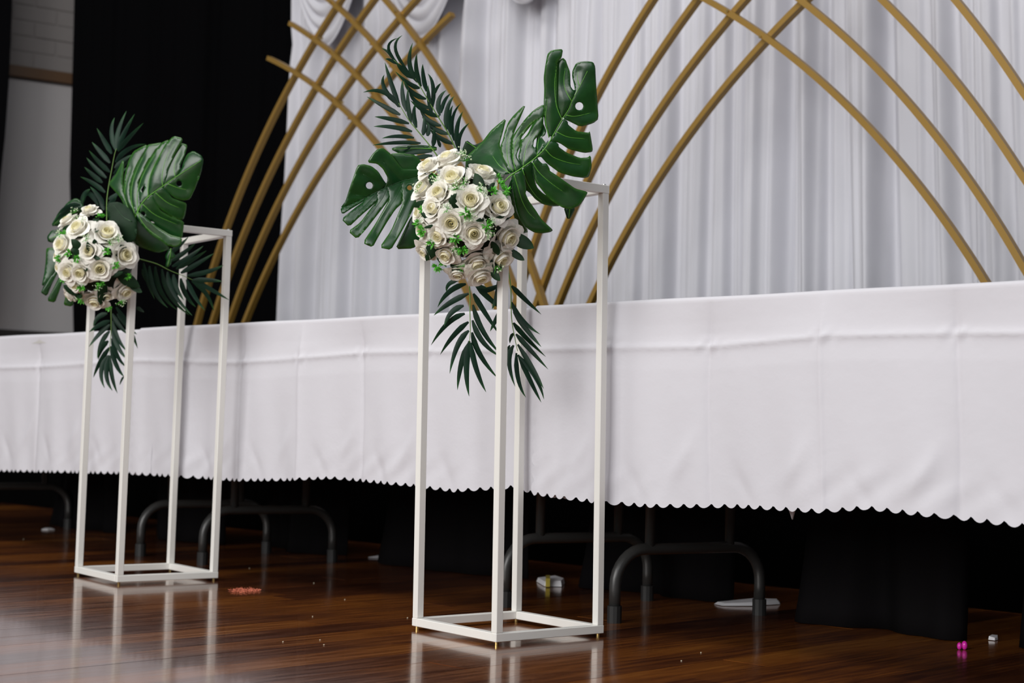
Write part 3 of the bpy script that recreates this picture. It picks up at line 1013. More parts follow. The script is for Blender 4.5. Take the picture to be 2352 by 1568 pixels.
def leaflet_mesh(path, wid, tilt, rim_tip=True, name='leaflet', m=None, prof=None):
    """narrow folded blade along a list of points; the width lies across the view, turned by tilt"""
    n = len(path)
    bm = bmesh.new()
    lay = bm.verts.layers.float.new('rim')
    rows = []
    for i, p in enumerate(path):
        t = (path[min(i + 1, n - 1)] - path[max(i - 1, 0)]).normalized()
        q = i / (n - 1)
        view = (p - EYE_L).normalized()
        side = t.cross(view).normalized()
        side = Matrix.Rotation(tilt * (0.5 + 0.7 * q), 3, t) @ side
        nrm = side.cross(t).normalized()
        w = wid * (prof(q) if prof else (min(1.0, 0.35 + 3.2 * q) * (1 - q ** 3.2) ** 0.9)) / 2
        w = max(w, wid * 0.02) * 1.22
        rows.append([bm.verts.new(p - side * w + nrm * w * 0.35), bm.verts.new(p), bm.verts.new(p + side * w + nrm * w * 0.35)])
        for k_, v_ in enumerate(rows[-1]):
            v_[lay] = 0.8 * max(0.0, (q - 0.72) / 0.28)
    for A, B in zip(rows, rows[1:]):
        for k in range(2):
            bm.faces.new((A[k], A[k + 1], B[k + 1], B[k]))
    return bmesh_to(name, bm)
EYE_L = Vector((0, 0, 0))
def qbez(a, c, b, n=9):
    return [a * (1 - t) ** 2 + c * 2 * t * (1 - t) + b * t * t for t in [i / (n - 1) for i in range(n)]]
def frond(parent, origin, crop, stem, leaflets, depth, wpx, grad=(0, 0), jitter=0.012, name='palm_frond', stem_r=0.0016):
    global EYE_L
    EYE_L = EYE - origin
    x0, y0, kk = crop
    sp_ = tf(crop, stem)
    cx, cy = sp_[0]
    def dp(x, y):
        return depth + grad[0] * (x - cx) + grad[1] * (y - cy)
    path = catmull([at(x, y, dp(x, y)) - origin for x, y in sp_], 5)
    bm = bmesh.new()
    tube(bm, path, [stem_r * (1 - 0.6 * i / (len(path) - 1)) for i in range(len(path))], 7)
    o = link(name, bmesh_to(name, bm), parent, M_STEM, True)
    S2 = np.array(sp_)
    for L in leaflets:
        a, b = L[0], L[1]
        (ax, ay), (bx_, by_) = tf(crop, [a, b])
        if len(L) > 2 and L[2]:
            mx_, my_ = tf(crop, [L[2]])[0]
        else:
            dx, dy = bx_ - ax, by_ - ay
            mx_, my_ = (ax + bx_) / 2 - dy * 0.06, (ay + by_) / 2 + dx * 0.06
        wk = L[3] if len(L) > 3 else 1.0
        j = random.uniform(-jitter, jitter)
        d0 = dp(ax, ay)
        pa = at(ax, ay, d0) - origin
        pc = at(2 * mx_ - (ax + bx_) / 2, 2 * my_ - (ay + by_) / 2, dp(mx_, my_) + j * 0.6) - origin
        pb = at(bx_, by_, dp(bx_, by_) + j * 1.6) - origin
        # short stalk from the stem
        i = int(np.argmin(np.hypot(S2[:, 0] - ax, S2[:, 1] - ay)))
        blade = qbez(pa, pc, pb, 10)
        me = leaflet_mesh(blade, wpx * wk * d0 / FPX, random.uniform(-0.55, 0.55))
        link('leaflet', me, o, M_PALM, True)
    return o

# ------------------------------------------------------------------ the flower arrangements
def arrangement(label, ctr_px, depth, rad_px):
    c = at(*ctr_px, depth)
    R = rad_px * depth / FPX
    base = c - Vector((0, 0, R))
    root = thing('flower_arrangement', label, 'flowers', base, 0, 'white rose and leaf arrangements')
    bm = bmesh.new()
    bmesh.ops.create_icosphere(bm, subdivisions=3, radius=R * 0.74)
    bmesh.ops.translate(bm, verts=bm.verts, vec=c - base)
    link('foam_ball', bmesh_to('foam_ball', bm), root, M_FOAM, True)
    return root, c, R, base
def ball_pt(ctr_px, c, R, rad_px, x, y, k=1.0):
    dx, dy = (x - ctr_px[0]) / rad_px, (y - ctr_px[1]) / rad_px
    rho = math.hypot(dx, dy)
    if rho > 0.98:
        f = 0.98 / rho
    else:
        f = 1.0
    nz = math.sqrt(max(0.03, 1 - min(rho, 0.98) ** 2))
    nrm = (RIGHT * dx * f - UP * dy * f - FWD * nz).normalized()
    pos = c + RIGHT * dx * R - UP * dy * R - FWD * nz * R * k
    return pos, nrm
def add_roses(root, base, ctr, c, R, rad, items, rs):
    for x, y, r in items:
        pos, nrm = ball_pt(ctr, c, R * 0.88, rad * 0.88, x, y)
        rr_ = r * rs * 1.16
        nn = (nrm * 0.8 - FWD * 0.28 + Vector((random.uniform(-.12, .12), random.uniform(-.12, .12), random.uniform(-.05, .12)))).normalized()
        rose(root, pos - base - nn * rr_ * 0.05, nn, rr_)
def add_rose_leaves(root, base, ctr, c, R, rad, items):
    global EYE_L
    EYE_L = EYE - base
    for (ax, ay), (bx_, by_), w in items:
        pa, na = ball_pt(ctr, c, R * 0.90, rad, ax, ay)
        pb, nb = ball_pt(ctr, c, R * 1.0, rad, bx_, by_)
        pa -= na * 0.01
        mid = (pa + pb) / 2 + (na + nb) * 0.006
        path = qbez(pa - base, mid * 1.0 - base, pb - base, 9)
        L = (pb - pa).length
        me = leaflet_mesh(path, L * w * 0.52, random.uniform(-0.4, 0.4), name='rose_leaf', prof=lambda q: (math.sin(PI * min(1, q ** 0.8)) ** 0.75) if 0 < q < 1 else 0.03)
        link('rose_leaf', me, root, M_RLEAF, True)
def sprig_mesh(kind, seed):
    r = random.Random(seed)
    bm = bmesh.new()
    if kind == 'g':
        for i in range(34):
            d = Vector((r.gauss(0, 1), r.gauss(0, 1), abs(r.gauss(0, 0.8)) + 0.2)).normalized()
            L = r.uniform(0.55, 1.0)
            w = d.orthogonal().normalized()
            w = Matrix.Rotation(r.random() * 6.28, 3, d) @ w
            m = d.cross(w)
            a, t = d * 0.15, d * L
            md = d * L * 0.6
            vs = [bm.verts.new(p) for p in (a, md + w * 0.13, t, md - w * 0.13)]
            bm.faces.new(vs)
    else:
        for i in range(16):
            d = Vector((r.gauss(0, 1), r.gauss(0, 1), abs(r.gauss(0, 0.8)) + 0.3)).normalized()
            L = r.uniform(0.5, 1.0)
            w = d.orthogonal().normalized() * 0.035
            w2 = d.cross(w).normalized() * 0.035
            vs = [bm.verts.new(p) for p in (w, -w, d * L - w * .5, d * L + w * .5)]
            bm.faces.new(vs)
            vs = [bm.verts.new(p) for p in (w2, -w2, d * L - w2 * .5, d * L + w2 * .5)]
            bm.faces.new(vs)
    return bmesh_to('filler_sprig', bm)
def bud_mesh(seed):
    r = random.Random(seed)
    bm = bmesh.new()
    for i in range(16):
        d = Vector((r.gauss(0, 1), r.gauss(0, 1), abs(r.gauss(0, 0.8)) + 0.3)).normalized()
        L = r.uniform(0.5, 1.0)
        q = bmesh.ops.create_icosphere(bm, subdivisions=1, radius=r.uniform(0.07, 0.12))
        bmesh.ops.transform(bm, matrix=Matrix.Translation(d * L), verts=q['verts'])
    return bmesh_to('buds', bm)
SPR = {k_: [sprig_mesh(k_, i) for i in range(3)] for k_ in 'gw'}
BUD = [bud_mesh(i) for i in range(3)]
for me_ in SPR['g'] + SPR['w']:
    me_.materials.append(M_SPRIG)
for me_ in BUD:
    me_.materials.append(M_BUD)
def add_sprigs(root, base, ctr, c, R, rad, items, size):
    for k_, x, y in items:
        pos, nrm = ball_pt(ctr, c, R * 0.95, rad, x, y)
        i = random.randrange(3)
        o = link('filler_sprig', SPR[k_][i], root)
        o.matrix_local = Matrix.Translation(pos - base - nrm * size * 0.15) @ nrm.to_track_quat('Z', 'Y').to_matrix().to_4x4() @ Matrix.Scale(size * random.uniform(0.85, 1.15), 4)
        if k_ == 'w':
            link('buds', BUD[i], o)

# ---- front arrangement
K2 = (760, 320, 2.529)        # picture crops the outlines were read from: origin and magnification
K6 = (1050, 240, 4.9)
K5 = (1160, 100, 7.128)
K7 = (770, 320, 5.808)
K8 = (820, 80, 5.227)
KB1 = (930, 320, 7.127)
KB2 = (930, 480, 7.126)
def to6(pts):
    return [((a / 7.128 + 1160 - 1050) * 4.9, (b / 7.128 + 100 - 240) * 4.9) for a, b in pts]
CA, DA, RA = (1070, 500), 3.215, 124
root, c, R, base = arrangement('white rose ball with monstera leaves and palm fronds on the nearer white stand', CA, DA, RA)
add_roses(root, base, CA, c, R, RA, [(1031,370,33),(1043,418,37),(1108,402,33),(985,384,26),(975,435,31),(1013,452,31),(1084,470,34),(1146,482,33),(1000,485,28),(966,492,22),
    (1042,520,33),(1090,542,31),(1163,548,39),(1012,546,28),(975,530,24),(979,576,27),(1028,586,29),(1095,600,34),(1149,592,35),(1103,634,31),(1052,628,24)], DA / FPX * 1.02)
rl = lambda crop, L: [(tf(crop, [a])[0], tf(crop, [b])[0], w) for a, b, w in L]
add_rose_leaves(root, base, CA, c, R, RA,
    rl(KB1, [((1290, 900), (1155, 612), 0.85), ((870, 1230), (790, 980), 0.6), ((430, 1060), (120, 1115), 0.4), ((560, 760), (420, 560), 0.7), ((700, 1130), (880, 960), 0.5), ((1400, 850), (1480, 760), 0.5), ((990, 700), (1010, 480), 0.4)]) +
    rl(KB2, [((470, 250), (290, 110), 0.6), ((480, 330), (340, 350), 0.35), ((470, 600), (355, 858), 0.7), ((520, 760), (590, 890), 0.6), ((740, 920), (920, 1125), 0.7), ((1830, 470), (2108, 650), 0.7),
             ((1790, 740), (1955, 848), 0.5), ((1490, 640), (1530, 778), 0.7), ((1400, 210), (1175, 262), 0.4), ((1400, 990), (1600, 960), 0.8), ((1420, 1080), (1560, 1180), 0.6), ((690, 640), (760, 530), 0.5), ((1500, 260), (1770, 130), 0.4)]))
add_sprigs(root, base, CA, c, R, RA,
    [('g', *p) for p in tf(KB1, [(1560, 610), (1650, 940), (1470, 890), (1600, 730), (1690, 850)])] + [('g', *p) for p in tf(KB2, [(1010, 130), (840, 550), (950, 720), (930, 990), (620, 920), (290, 50), (190, 270), (270, 400), (510, 1000), (1370, 330), (440, 600)])] +
    [('w', *p) for p in tf(KB1, [(910, 200), (970, 310), (510, 620), (520, 720), (970, 750), (860, 850), (1260, 870), (1310, 980), (200, 790)])] + [('w', *p) for p in tf(KB2, [(1080, 180), (1430, 290), (1390, 440), (850, 720), (700, 60), (1540, 1000)])], 0.017)

M1_mid = [(520, 880), (600, 800), (720, 720), (880, 600), (1000, 480), (1100, 310)] + to6([(930, 1250), (1040, 1080), (1100, 935), (1220, 710), (1350, 450)])
M1_lobes = [
 (to6([(960,1230),(1040,1080),(1100,930),(1150,780),(1145,700),(1105,540),(1110,450),(1160,340),(1200,310),(1330,295),(1440,310),(1470,380),(1480,600),(1500,900),(1525,1230),(1440,1300),(1230,1355),(1045,1262)]), 0.0000),
 ([(1190,165),(1240,190),(1245,230),(1340,305),(1480,322),(1490,302),(1522,500),(1515,530),(1430,540),(1260,500),(1155,428),(1035,405)], 0.0),
 ([(1040,400),(1135,440),(1140,480),(1230,545),(1380,605),(1470,600),(1500,575),(1510,700),(1480,810),(1430,822),(1300,805),(1150,760),(1065,697),(1010,655),(945,580),(885,600)], 0.0),
 ([(895,590),(915,630),(960,672),(1005,665),(1035,720),(1040,750),(1120,800),(1230,880),(1330,950),(1465,985),(1450,1020),(1380,1130),(1280,1175),(1200,1160),(1110,1110),(1020,1035),(960,960),(885,868),(845,655)], -0.0001),
 ([(855,640),(870,870),(900,940),(960,1000),(1050,1055),(1140,1120),(1150,1138),(1070,1140),(960,1115),(880,1060),(820,990),(775,960),(735,715)], 0.0002),
 ([(745,710),(775,965),(765,1000),(800,1080),(880,1190),(950,1300),(1075,1412),(1050,1430),(960,1445),(870,1435),(790,1390),(720,1300),(690,1220),(660,1120),(640,1000),(615,790)], -0.0001),
 ([(625,800),(640,1000),(690,1250),(800,1430),(740,1445),(700,1400),(640,1250),(610,1050),(570,960)], 0.0005),
 ([(605,775),(440,790),(380,760),(250,760),(95,760),(105,590),(200,505),(290,420),(380,300),(460,230),(548,160),(515,290),(475,430),(480,480),(550,640)], 0.0003),
 ([(585,770),(500,560),(490,470),(520,400),(540,310),(580,200),(640,125),(768,0),(715,130),(650,280),(620,365),(608,450),(618,600),(665,750)], 0.0),
 ([(655,752),(620,620),(615,460),(628,360),(690,270),(770,165),(860,70),(975,0),(990,60),(970,150),(860,195),(790,280),(715,370),(702,480),(690,500),(665,560),(668,600),(745,705)], 0.0),
 ([(740,710),(690,600),(712,500),(720,395),(745,395),(800,330),(865,195),(970,120),(965,220),(940,300),(900,360),(860,400),(850,470),(870,490),(890,480),(905,575)], 0.0),
 ([(860,600),(870,490),(890,480),(905,350),(960,200),(1000,300),(985,340),(945,370),(1000,440),(1035,395),(895,595)], 0.0003),
 (to6([(735,1560),(650,1300),(640,980),(650,760),(640,560),(660,400),(700,180),(750,120),(850,100),(942,100),(920,230),(850,300),(850,450),(845,700),(850,1000),(935,1240)]), -0.0003),
 (to6([(930,1250),(840,1010),(820,760),(830,500),(850,310),(900,255),(950,241),(990,280),(1010,340),(1060,470),(1065,700),(1110,765),(1155,770),(1095,945)]), -0.0002),
]
M1_veins = [to6([(1000, 1170), (1150, 1190), (1420, 1130)]), [(1115, 305), (1250, 365), (1440, 385)], [(995, 505), (1080, 590), (1240, 650), (1390, 675)], [(850, 650), (920, 760), (1040, 870), (1200, 985)],
            [(735, 730), (790, 880), (880, 1020), (960, 1090)], [(640, 790), (680, 920), (730, 1080), (800, 1210), (880, 1290)], [(600, 775), (480, 690), (400, 580)], [(630, 755), (575, 650), (560, 450), (600, 290)],
            [(660, 740), (630, 600), (660, 420), (790, 250), (880, 170)], [(745, 695), (760, 560), (800, 430), (900, 280)], [(900, 580), (910, 440), (950, 240)],
            to6([(720, 1540), (665, 1250), (695, 900)]), to6([(930, 1240), (840, 1000), (815, 650), (850, 330)]), to6([(1090, 940), (990, 760), (965, 600), (985, 400)]), to6([(1215, 690), (1185, 560), (1200, 450)])]
leaf(root, base, K6, M1_mid, M1_lobes, [to6(circle((1215, 1025), 66))], M1_veins, 3.165, -0.00012, 0.00012, 0.00028, 0.0, label='largest dark green split leaf, folded lobes pointing up')
M2_mid = [(1200, 490), (1000, 530), (880, 560), (640, 660), (420, 770), (200, 870), (80, 930)]
M2_lobes = [
 ([(75,915),(140,830),(200,640),(300,350),(370,333),(480,360),(570,430),(650,560),(685,600),(640,662),(420,775),(200,875)], 0.0),
 ([(640,665),(700,560),(700,500),(640,390),(560,320),(432,305),(500,200),(570,130),(640,120),(740,200),(840,330),(900,400),(1050,400),(1210,400),(1200,500),(1000,535),(880,565),(700,640)], 0.0),
 ([(735,195),(860,185),(1080,215),(1210,400),(1000,430),(880,420),(800,300)], 0.0001),
 ([(75,920),(95,995),(210,920),(370,825),(420,765),(200,862)], 0.0),
 ([(410,765),(385,830),(250,930),(90,1065),(185,1160),(330,1020),(470,900),(572,812),(560,700),(480,740)], 0.0),
 ([(535,705),(577,815),(480,920),(340,1110),(181,1228),(290,1323),(420,1180),(560,1000),(660,870),(732,780),(710,625),(640,655)], 0.0),
 ([(680,635),(732,785),(660,920),(540,1130),(373,1380),(497,1434),(580,1280),(700,1080),(800,930),(893,845),(890,550),(800,590)], 0.0),
 ([(870,560),(907,850),(850,980),(750,1220),(598,1440),(740,1469),(840,1300),(960,1080),(1060,880),(1150,700),(1180,490),(1000,525)], 0.0),
 ([(1060,980),(990,1080),(900,1270),(808,1459),(1040,1450),(1120,1370),(1170,1270),(1160,1130)], 0.0002),
]
M2_veins = [[(640, 655), (540, 570), (370, 465)], [(420, 770), (250, 735)], [(880, 555), (800, 480), (640, 300)], [(690, 650), (620, 800), (480, 990), (300, 1220)], [(900, 580), (800, 790), (640, 1050), (540, 1260)], [(1100, 540), (980, 830), (870, 1080), (800, 1280)], [(560, 710), (420, 860), (250, 1020)]]
leaf(root, base, K7, M2_mid, M2_lobes, [circle((455, 615), 46), circle((992, 645), 34)], M2_veins, 3.36, 0.0001, 0.00005, -0.00018, 0.0, veincol=M_MON, label='dark green split leaf reaching out to the left')
leaf(root, base, K7, [(1350, 128), (1080, 120), (760, 130)], [[(748,130),(820,95),(960,85),(1080,75),(1350,100),(1350,150),(1100,165),(950,185),(870,228),(850,180)]], [], [], 3.40, 0, 0, 0.0003, 0.0, label='small green leaf end behind the left split leaf')
leaf(root, base, K6, [(300, 560), (200, 480), (105, 420)], [[(60,515),(103,402),(185,465),(295,418),(420,430),(420,600),(200,560),(100,600)]], [], [], 3.32, 0, 0, 0.0002, 0.0, label='dark leaf tip behind the topmost rose')
leaf(root, base, K6, [(1270, 1100), (1265, 1200), (1255, 1280)], [[(1205,1160),(1240,1282),(1270,1280),(1325,1170),(1280,1120)]], [], [], 3.30, 0, 0, 0.0002, 0.0, rim_w=14, label='bright green leaf tip below the big folded leaf')

frond(root, base, K8, [(1200, 1400), (1100, 1190), (990, 1010), (880, 830), (770, 640), (680, 500), (560, 400), (440, 300)], [
 ((1225, 1400), (1350, 1055), (1240, 1210), .8), ((1210, 1370), (1270, 920), (1200, 1130)), ((1165, 1270), (1250, 820), (1150, 1010), .8), ((1130, 1200), (1150, 845), (1110, 1010)), ((1075, 1140), (1165, 735), (1080, 900)),
 ((1010, 940), (1125, 705), (1050, 800), .8), ((995, 970), (1070, 665), (980, 790)), ((920, 730), (1010, 580), (960, 640), .6), ((905, 880), (850, 465), (915, 620), .9), ((900, 960), (850, 600), (860, 760)),
 ((835, 680), (790, 350), (800, 500)), ((770, 620), (720, 225), (715, 420)), ((725, 570), (668, 95), (630, 350)), ((610, 430), (545, 5), (460, 170), .7), ((490, 345), (495, 38), (380, 150), .7),
 ((430, 290), (295, 160), (380, 215), .7), ((480, 350), (340, 290), (400, 300), .7), ((680, 520), (470, 330), (560, 430), 1.3),
 ((755, 640), (460, 440), (620, 585)), ((830, 770), (560, 545), (660, 690)), ((890, 880), (620, 640), (710, 800)), ((990, 985), (640, 785), (800, 910)), ((1010, 1090), (750, 870), (850, 1020)), ((1100, 1190), (780, 980), (920, 1120)), ((1160, 1310), (870, 1120), (980, 1230)), ((1000, 1350), (950, 1230), None, .7),
], 3.40, 9.6, grad=(0.0, 0.0002))
frond(root, base, K8, [(970, 1460), (850, 1300), (700, 1120), (620, 1020), (540, 890), (500, 820)], [
 ((515, 870), (335, 330), (410, 580)), ((490, 840), (328, 478), (330, 640)), ((500, 865), (75, 690), (320, 690)), ((520, 960), (118, 742), (330, 860)), ((625, 1065), (212, 982), (410, 1010)), ((662, 1160), (200, 1100), (430, 1105)),
 ((685, 1235), (300, 1242), (480, 1215), .85), ((765, 1300), (188, 1325), (480, 1295), .85), ((595, 920), (550, 530), (545, 720)), ((650, 1055), (612, 640), (610, 840)), ((715, 1115), (705, 820), (685, 960)), ((790, 1205), (800, 985), None), ((845, 1215), (845, 1050), None), ((910, 1340), (920, 1120), None), ((560, 1400), (660, 1330), None, .4),
 ((900, 1400), (395, 1510), (650, 1415)), ((905, 1450), (480, 1570), (690, 1480)), ((830, 1620), (560, 1720), (690, 1640), .8), ((870, 1565), (720, 1545), None, .5),
], 3.37, 9.4)
frond(root, base, K2, [(800, 790), (808, 900), (808, 1000), (810, 1110), (805, 1180)], [
 ((785, 840), (620, 975), (690, 885)), ((800, 895), (598, 1022), (690, 950)), ((772, 965), (657, 1085), (700, 1005)), ((778, 1012), (582, 1195), (680, 1070)), ((800, 1060), (635, 1250), (715, 1140)), ((802, 1110), (690, 1360), (735, 1200)),
 ((798, 1185), (735, 1455), (755, 1310)), ((805, 1170), (803, 1492), (788, 1330), 1.1), ((812, 1180), (902, 1468), (845, 1330)), ((745, 815), (672, 888), (685, 840), .8),
 ((828, 895), (985, 1140), (890, 995)), ((825, 960), (985, 1245), (880, 1110)), ((822, 1050), (985, 1262), (880, 1175)), ((820, 1120), (972, 1390), (865, 1250)), ((840, 845), (1000, 990), (920, 925)), ((870, 880), (1000, 830), None), ((990, 760), (935, 985), (965, 900)), ((1000, 985), (925, 1115), (965, 1040)), ((830, 840), (905, 860), None, .8),
], 3.30, 11.0, jitter=0.02)
frond(root, base, K2, [(1030, 760), (1045, 860), (1050, 1040), (1072, 1170), (1085, 1230)], [
 ((1050, 850), (1222, 1016), (1120, 920)), ((1050, 945), (1216, 1132), (1110, 1045)), ((1060, 1000), (1222, 1205), (1140, 1110)), ((1060, 1065), (1248, 1262), (1130, 1150)), ((1075, 1130), (1262, 1335), (1150, 1215)), ((1085, 1190), (1236, 1448), (1170, 1330)),
 ((1078, 1240), (1133, 1498), (1090, 1390)), ((1088, 1250), (1222, 1527), (1160, 1400)), ((1095, 1260), (1238, 1510), (1190, 1380)), ((1062, 1195), (1070, 1435), (1035, 1290)), ((1060, 1125), (1040, 1185), None, .7), ((1040, 1195), (1000, 1330), None, .7),
], 3.42, 10.0, jitter=0.02)

# ---- rear arrangement
Q3 = (60, 230, 4.481)
Q4 = (60, 450, 3.337)
QB = (90, 560, 8.712)
CB, DB, RB = (228, 594), 4.155, 104
root, c, R, base = arrangement('white rose ball with one big split leaf and palm fronds on the further white stand', CB, DB, RB)
rs_ = [(500,118,72),(335,195,75),(455,265,104),(675,300,108),(335,385,98),(570,440,85),(800,465,104),(285,470,60),(295,550,62),(395,590,92),(495,600,85),(645,570,98),(770,725,95),(545,800,98),(430,690,62),(640,760,70),(350,760,62)]
add_roses(root, base, CB, c, R, RB, [(60 + a / 3.337, 450 + b / 3.337, r / 3.337) for a, b, r in rs_], DB / FPX * 0.95)
add_rose_leaves(root, base, CB, c, R, RB, rl(Q4, [((490, 420), (430, 350), 0.9), ((500, 470), (440, 420), 0.8), ((600, 470), (560, 370), 0.7), ((560, 480), (660, 500), 0.6), ((690, 640), (800, 590), 0.6), ((780, 620), (890, 700), 0.7), ((470, 790), (330, 690), 0.8), ((400, 790), (480, 760), 0.6),
    ((670, 700), (585, 842), 0.5), ((410, 215), (310, 270), 0.6), ((560, 130), (600, 210), 0.6), ((520, 590), (565, 575), 0.6), ((840, 700), (905, 740), 0.6), ((620, 400), (610, 350), 0.8), ((600, 240), (620, 300), 0.6), ((780, 380), (830, 420), 0.6)]))
add_sprigs(root, base, CB, c, R, RB, [('g', *p) for p in tf(Q4, [(320, 300), (400, 455), (470, 500), (760, 545), (330, 645), (480, 715), (595, 150), (430, 810), (830, 630), (640, 690), (700, 440), (300, 490), (650, 880)])] +
    [('w', *p) for p in tf(Q4, [(405, 170), (470, 185), (540, 340), (720, 370), (770, 340), (750, 830), (610, 720), (375, 110), (270, 280)])], 0.017)
B1_mid = [(1060, 1320), (1130, 1190), (1180, 1080), (1260, 990), (1400, 890), (1540, 790), (1680, 700), (1800, 620)]
B1_lobes = [
 ([(1395,895),(1545,785),(1610,700),(1620,640),(1660,560),(1720,525),(1800,570),(1823,620),(1800,740),(1740,900),(1685,1017),(1620,1030),(1540,1010),(1455,940)], 0.0),
 ([(1290,965),(1400,885),(1450,945),(1500,1010),(1580,1040),(1650,1065),(1640,1150),(1620,1222),(1570,1227),(1480,1190),(1400,1130),(1345,1075)], 0.0),
 ([(1170,1085),(1300,955),(1345,1080),(1380,1140),(1480,1200),(1622,1250),(1615,1330),(1602,1425),(1480,1395),(1350,1315),(1240,1225),(1165,1145)], 0.0),
 ([(1145,1145),(1240,1220),(1350,1310),(1480,1390),(1602,1420),(1592,1480),(1540,1512),(1450,1490),(1420,1460),(1300,1390),(1200,1290),(1125,1205)], -0.0004),
 ([(1130,1195),(1200,1290),(1420,1470),(1480,1530),(1350,1568),(1150,1500),(1060,1400),(1090,1280)], 0.0005),
 ([(1115,1205),(1030,1150),(930,1060),(850,1060),(830,1150),(860,1230),(1000,1290)], 0.0003),
 ([(1110,1190),(1020,1100),(980,1010),(940,960),(850,860),(920,780),(960,700),(1000,612),(1000,700),(990,850),(1005,950),(1065,1120)], 0.0002),
 ([(1115,1185),(1040,1060),(1005,930),(1015,780),(1060,620),(1110,530),(1180,490),(1247,458),(1215,560),(1150,640),(1100,760),(1062,900),(1085,1060),(1145,1180)], 0.0),
 ([(1135,1180),(1085,1060),(1065,920),(1100,780),(1150,645),(1210,550),(1250,463),(1330,450),(1402,438),(1320,540),(1250,640),(1180,780),(1150,830),(1165,940),(1180,1080)], 0.0),
 ([(1165,1085),(1150,960),(1180,785),(1260,635),(1330,525),(1400,440),(1470,408),(1420,560),(1380,700),(1310,760),(1270,990)], 0.0),
 ([(1255,995),(1280,780),(1360,600),(1400,520),(1440,450),(1520,373),(1607,393),(1590,450),(1520,570),(1455,720),(1445,800),(1415,885)], -0.0002),
 ([(1400,890),(1450,700),(1490,580),(1540,490),(1600,446),(1657,463),(1630,560),(1578,680),(1590,712),(1550,787)], -0.0001),
]
B1_veins = [[(1460, 860), (1560, 900), (1650, 920)], [(1330, 950), (1450, 1050), (1580, 1110)], [(1200, 1070), (1330, 1180), (1560, 1280)], [(1150, 1150), (1180, 1230), (1260, 1330), (1400, 1430)], [(1115, 1200), (1030, 1060), (1020, 900), (1080, 700)], [(1120, 1190), (1080, 1000), (1110, 800), (1200, 590)],
            [(1150, 1150), (1145, 960), (1200, 780), (1320, 560)], [(1255, 990), (1260, 830), (1330, 650), (1420, 500)], [(1405, 880), (1400, 780), (1440, 600), (1530, 430)], [(1535, 790), (1525, 680), (1590, 520)]]
leaf(root, base, Q3, B1_mid, B1_lobes, [circle((1575, 857), 30), circle((1203, 1168), 24), [(1260, 1235), (1290, 1235), (1325, 1265), (1290, 1265)], [(1185, 920), (1215, 870), (1220, 900), (1200, 960)], [(1150, 830), (1185, 760), (1175, 820)]], B1_veins, 4.12, -0.00015, 0.0001, 0.0004, 0.0, step=4.2, rim_w=5, vr=0.0013, label='large glossy green split leaf pointing up to the right')
B2_lobes = [([(150,105),(180,85),(300,85),(430,150),(430,300),(400,420),(300,560),(180,720),(55,855),(110,600),(140,350)], 0.0), ([(400,420),(330,520),(180,720),(50,950),(45,970),(150,1040),(250,800),(350,600),(450,470)], 0.0),
            ([(430,540),(400,680),(300,880),(162,1130),(312,1167),(390,960),(500,640),(500,560)], 0.0), ([(560,830),(530,1080),(495,1215),(655,1247),(710,1080),(650,900)], 0.0)]
leaf(root, base, Q3, [(1090, 1250), (1000, 1200), (900, 1080)], [[(830,1060),(960,1050),(1080,1130),(1140,1250),(1130,1420),(1040,1500),(930,1400),(860,1250)]], [], [], 4.125, 0, 0, 0.0002, 0.0, step=5, rim_w=3, veincol=M_MON, label='dark leaf base behind the roses, under the large split leaf')
leaf(root, base, QB, [(520, 300), (400, 420), (180, 700), (70, 880)], B2_lobes, [], [[(420, 440), (300, 700), (120, 950)]], 4.33, 0, 0, 0.0003, 0.0, step=5, rim_w=5, veincol=M_MON, label='split leaf hanging at the left side of the rose ball')
leaf(root, base, Q4, [(290, 310), (230, 310), (175, 330)], [[(172,352),(163,312),(198,265),(255,262),(300,300),(280,355)]], [], [], 4.31, 0, 0, 0.0003, 0.0, step=5, rim_w=6, label='small rounded green leaf left of the roses')
leaf(root, base, Q4, [(430, 100), (330, 110), (215, 215)], [[(193,228),(240,150),(320,50),(380,18),(425,40),(450,110),(330,165),(260,225)]], [], [], 4.33, 0, 0, 0.0003, 0.0, step=5, rim_w=6, label='grey-green leaf behind the topmost roses at the left')
leaf(root, base, Q4, [(1110, 400), (1105, 450), (1085, 540)], [[(1100,400),(1150,465),(1110,480),(1110,520),(1085,545),(1070,540),(1080,490),(1068,468)]], [], [], 4.18, 0, 0, 0.0002, 0.0, step=5, rim_w=14, label='bright green leaf tip under the large split leaf')
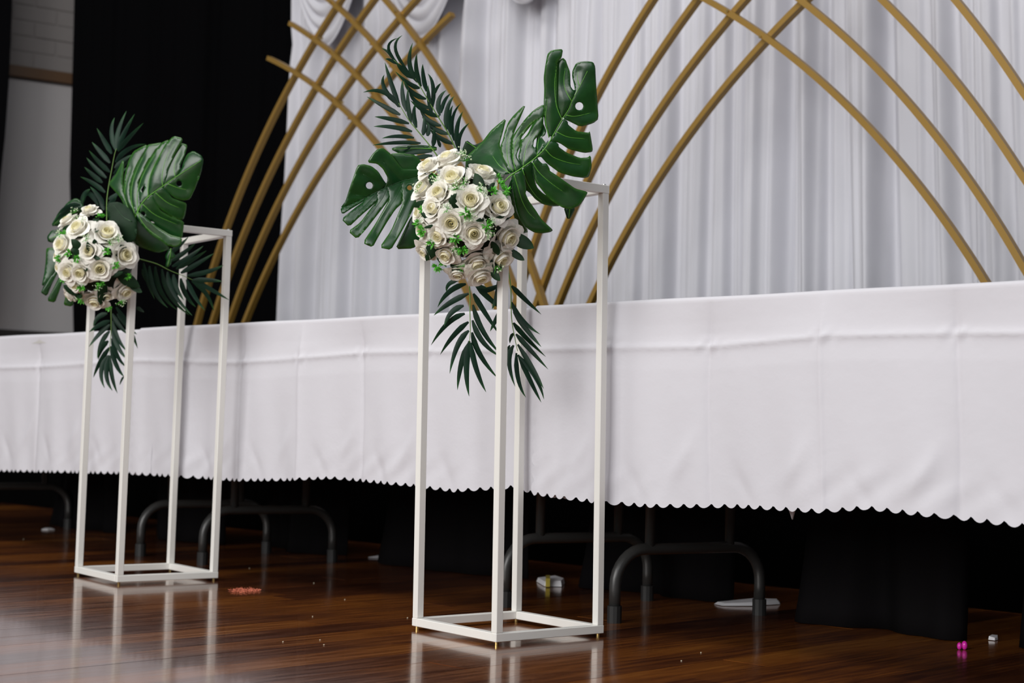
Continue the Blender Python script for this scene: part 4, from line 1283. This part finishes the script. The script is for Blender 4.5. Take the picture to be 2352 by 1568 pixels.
frond(root, base, Q3, [(830, 1270), (830, 1050), (850, 880), (880, 720), (910, 560), (930, 500)], [
 ((922, 515), (910, 180), (875, 330)), ((930, 500), (1032, 112), (945, 320)), ((938, 510), (1117, 142), (1000, 360)), ((945, 525), (1207, 235), (1050, 400)), ((880, 550), (728, 288), (810, 430)), ((862, 645), (678, 432), (765, 535)),
 ((862, 740), (648, 518), (750, 640)), ((825, 800), (622, 592), (710, 700)), ((785, 850), (600, 688), (690, 775)), ((812, 950), (558, 788), (690, 860)), ((922, 640), (1230, 452), (1050, 510)), ((912, 700), (1090, 560), (990, 625)), ((902, 760), (1070, 600), (985, 690)), ((885, 830), (1040, 690), (950, 760)), ((850, 1020), (960, 930), None), ((845, 1080), (930, 990), None),
 ((800, 1080), (660, 890), (740, 980)), ((800, 1130), (680, 960), None), ((740, 1080), (580, 1060), (640, 960)), ((560, 1080), (310, 1195), (430, 1100)), ((580, 1065), (660, 915), (600, 970)), ((560, 1110), (270, 1290), (400, 1160)),
], 4.30, 9.5)
frond(root, base, Q4, [(860, 480), (1000, 520), (1100, 570), (1200, 610), (1275, 642)], [
 ((1090, 440), (1245, 312), (1160, 390)), ((1100, 500), (1297, 362), (1200, 440)), ((1120, 540), (1357, 383), (1240, 470)), ((1150, 560), (1383, 418), (1260, 500)), ((1185, 590), (1438, 440), (1300, 525)), ((1235, 610), (1512, 530), (1390, 580)), ((1275, 645), (1503, 655), (1390, 645)), ((1280, 640), (1557, 797), (1410, 710)), ((1270, 650), (1440, 880), (1370, 740)),
 ((900, 510), (985, 790), (930, 650), .8), ((945, 535), (1085, 855), (980, 720)), ((990, 540), (1155, 872), (1030, 730)), ((1040, 560), (1250, 912), (1100, 760)), ((1085, 580), (1272, 915), (1130, 740)), ((1130, 600), (1210, 800), (1150, 700)), ((1185, 630), (1300, 850), (1220, 750)), ((1230, 640), (1370, 875), (1290, 760)), ((890, 560), (960, 700), None, .7),
], 4.22, 9.6, grad=(0.0004, 0), jitter=0.02)
frond(root, base, Q4, [(650, 860), (652, 960), (650, 1050), (642, 1150), (636, 1225)], [
 ((622, 900), (515, 1002), (550, 930)), ((642, 955), (483, 1042), (560, 990)), ((642, 985), (480, 1157), (560, 1055)), ((640, 1035), (545, 1245), (575, 1125)), ((630, 1110), (552, 1255), (580, 1170)), ((640, 1160), (515, 1392), (570, 1270)), ((632, 1220), (602, 1472), (575, 1340)), ((640, 1220), (662, 1492), (615, 1370)), ((640, 1225), (700, 1512), (655, 1380)),
 ((660, 900), (785, 1065), (710, 990)), ((660, 955), (778, 1195), (700, 1090)), ((660, 1030), (772, 1250), (700, 1150)), ((658, 1090), (770, 1312), (700, 1220)), ((650, 1150), (752, 1385), (690, 1290)), ((750, 1380), (718, 1450), None, .4), ((690, 850), (855, 1168), (790, 1010)), ((700, 900), (850, 1060), None), ((850, 850), (905, 890), None, .8),
], 4.30, 9.4, jitter=0.02)
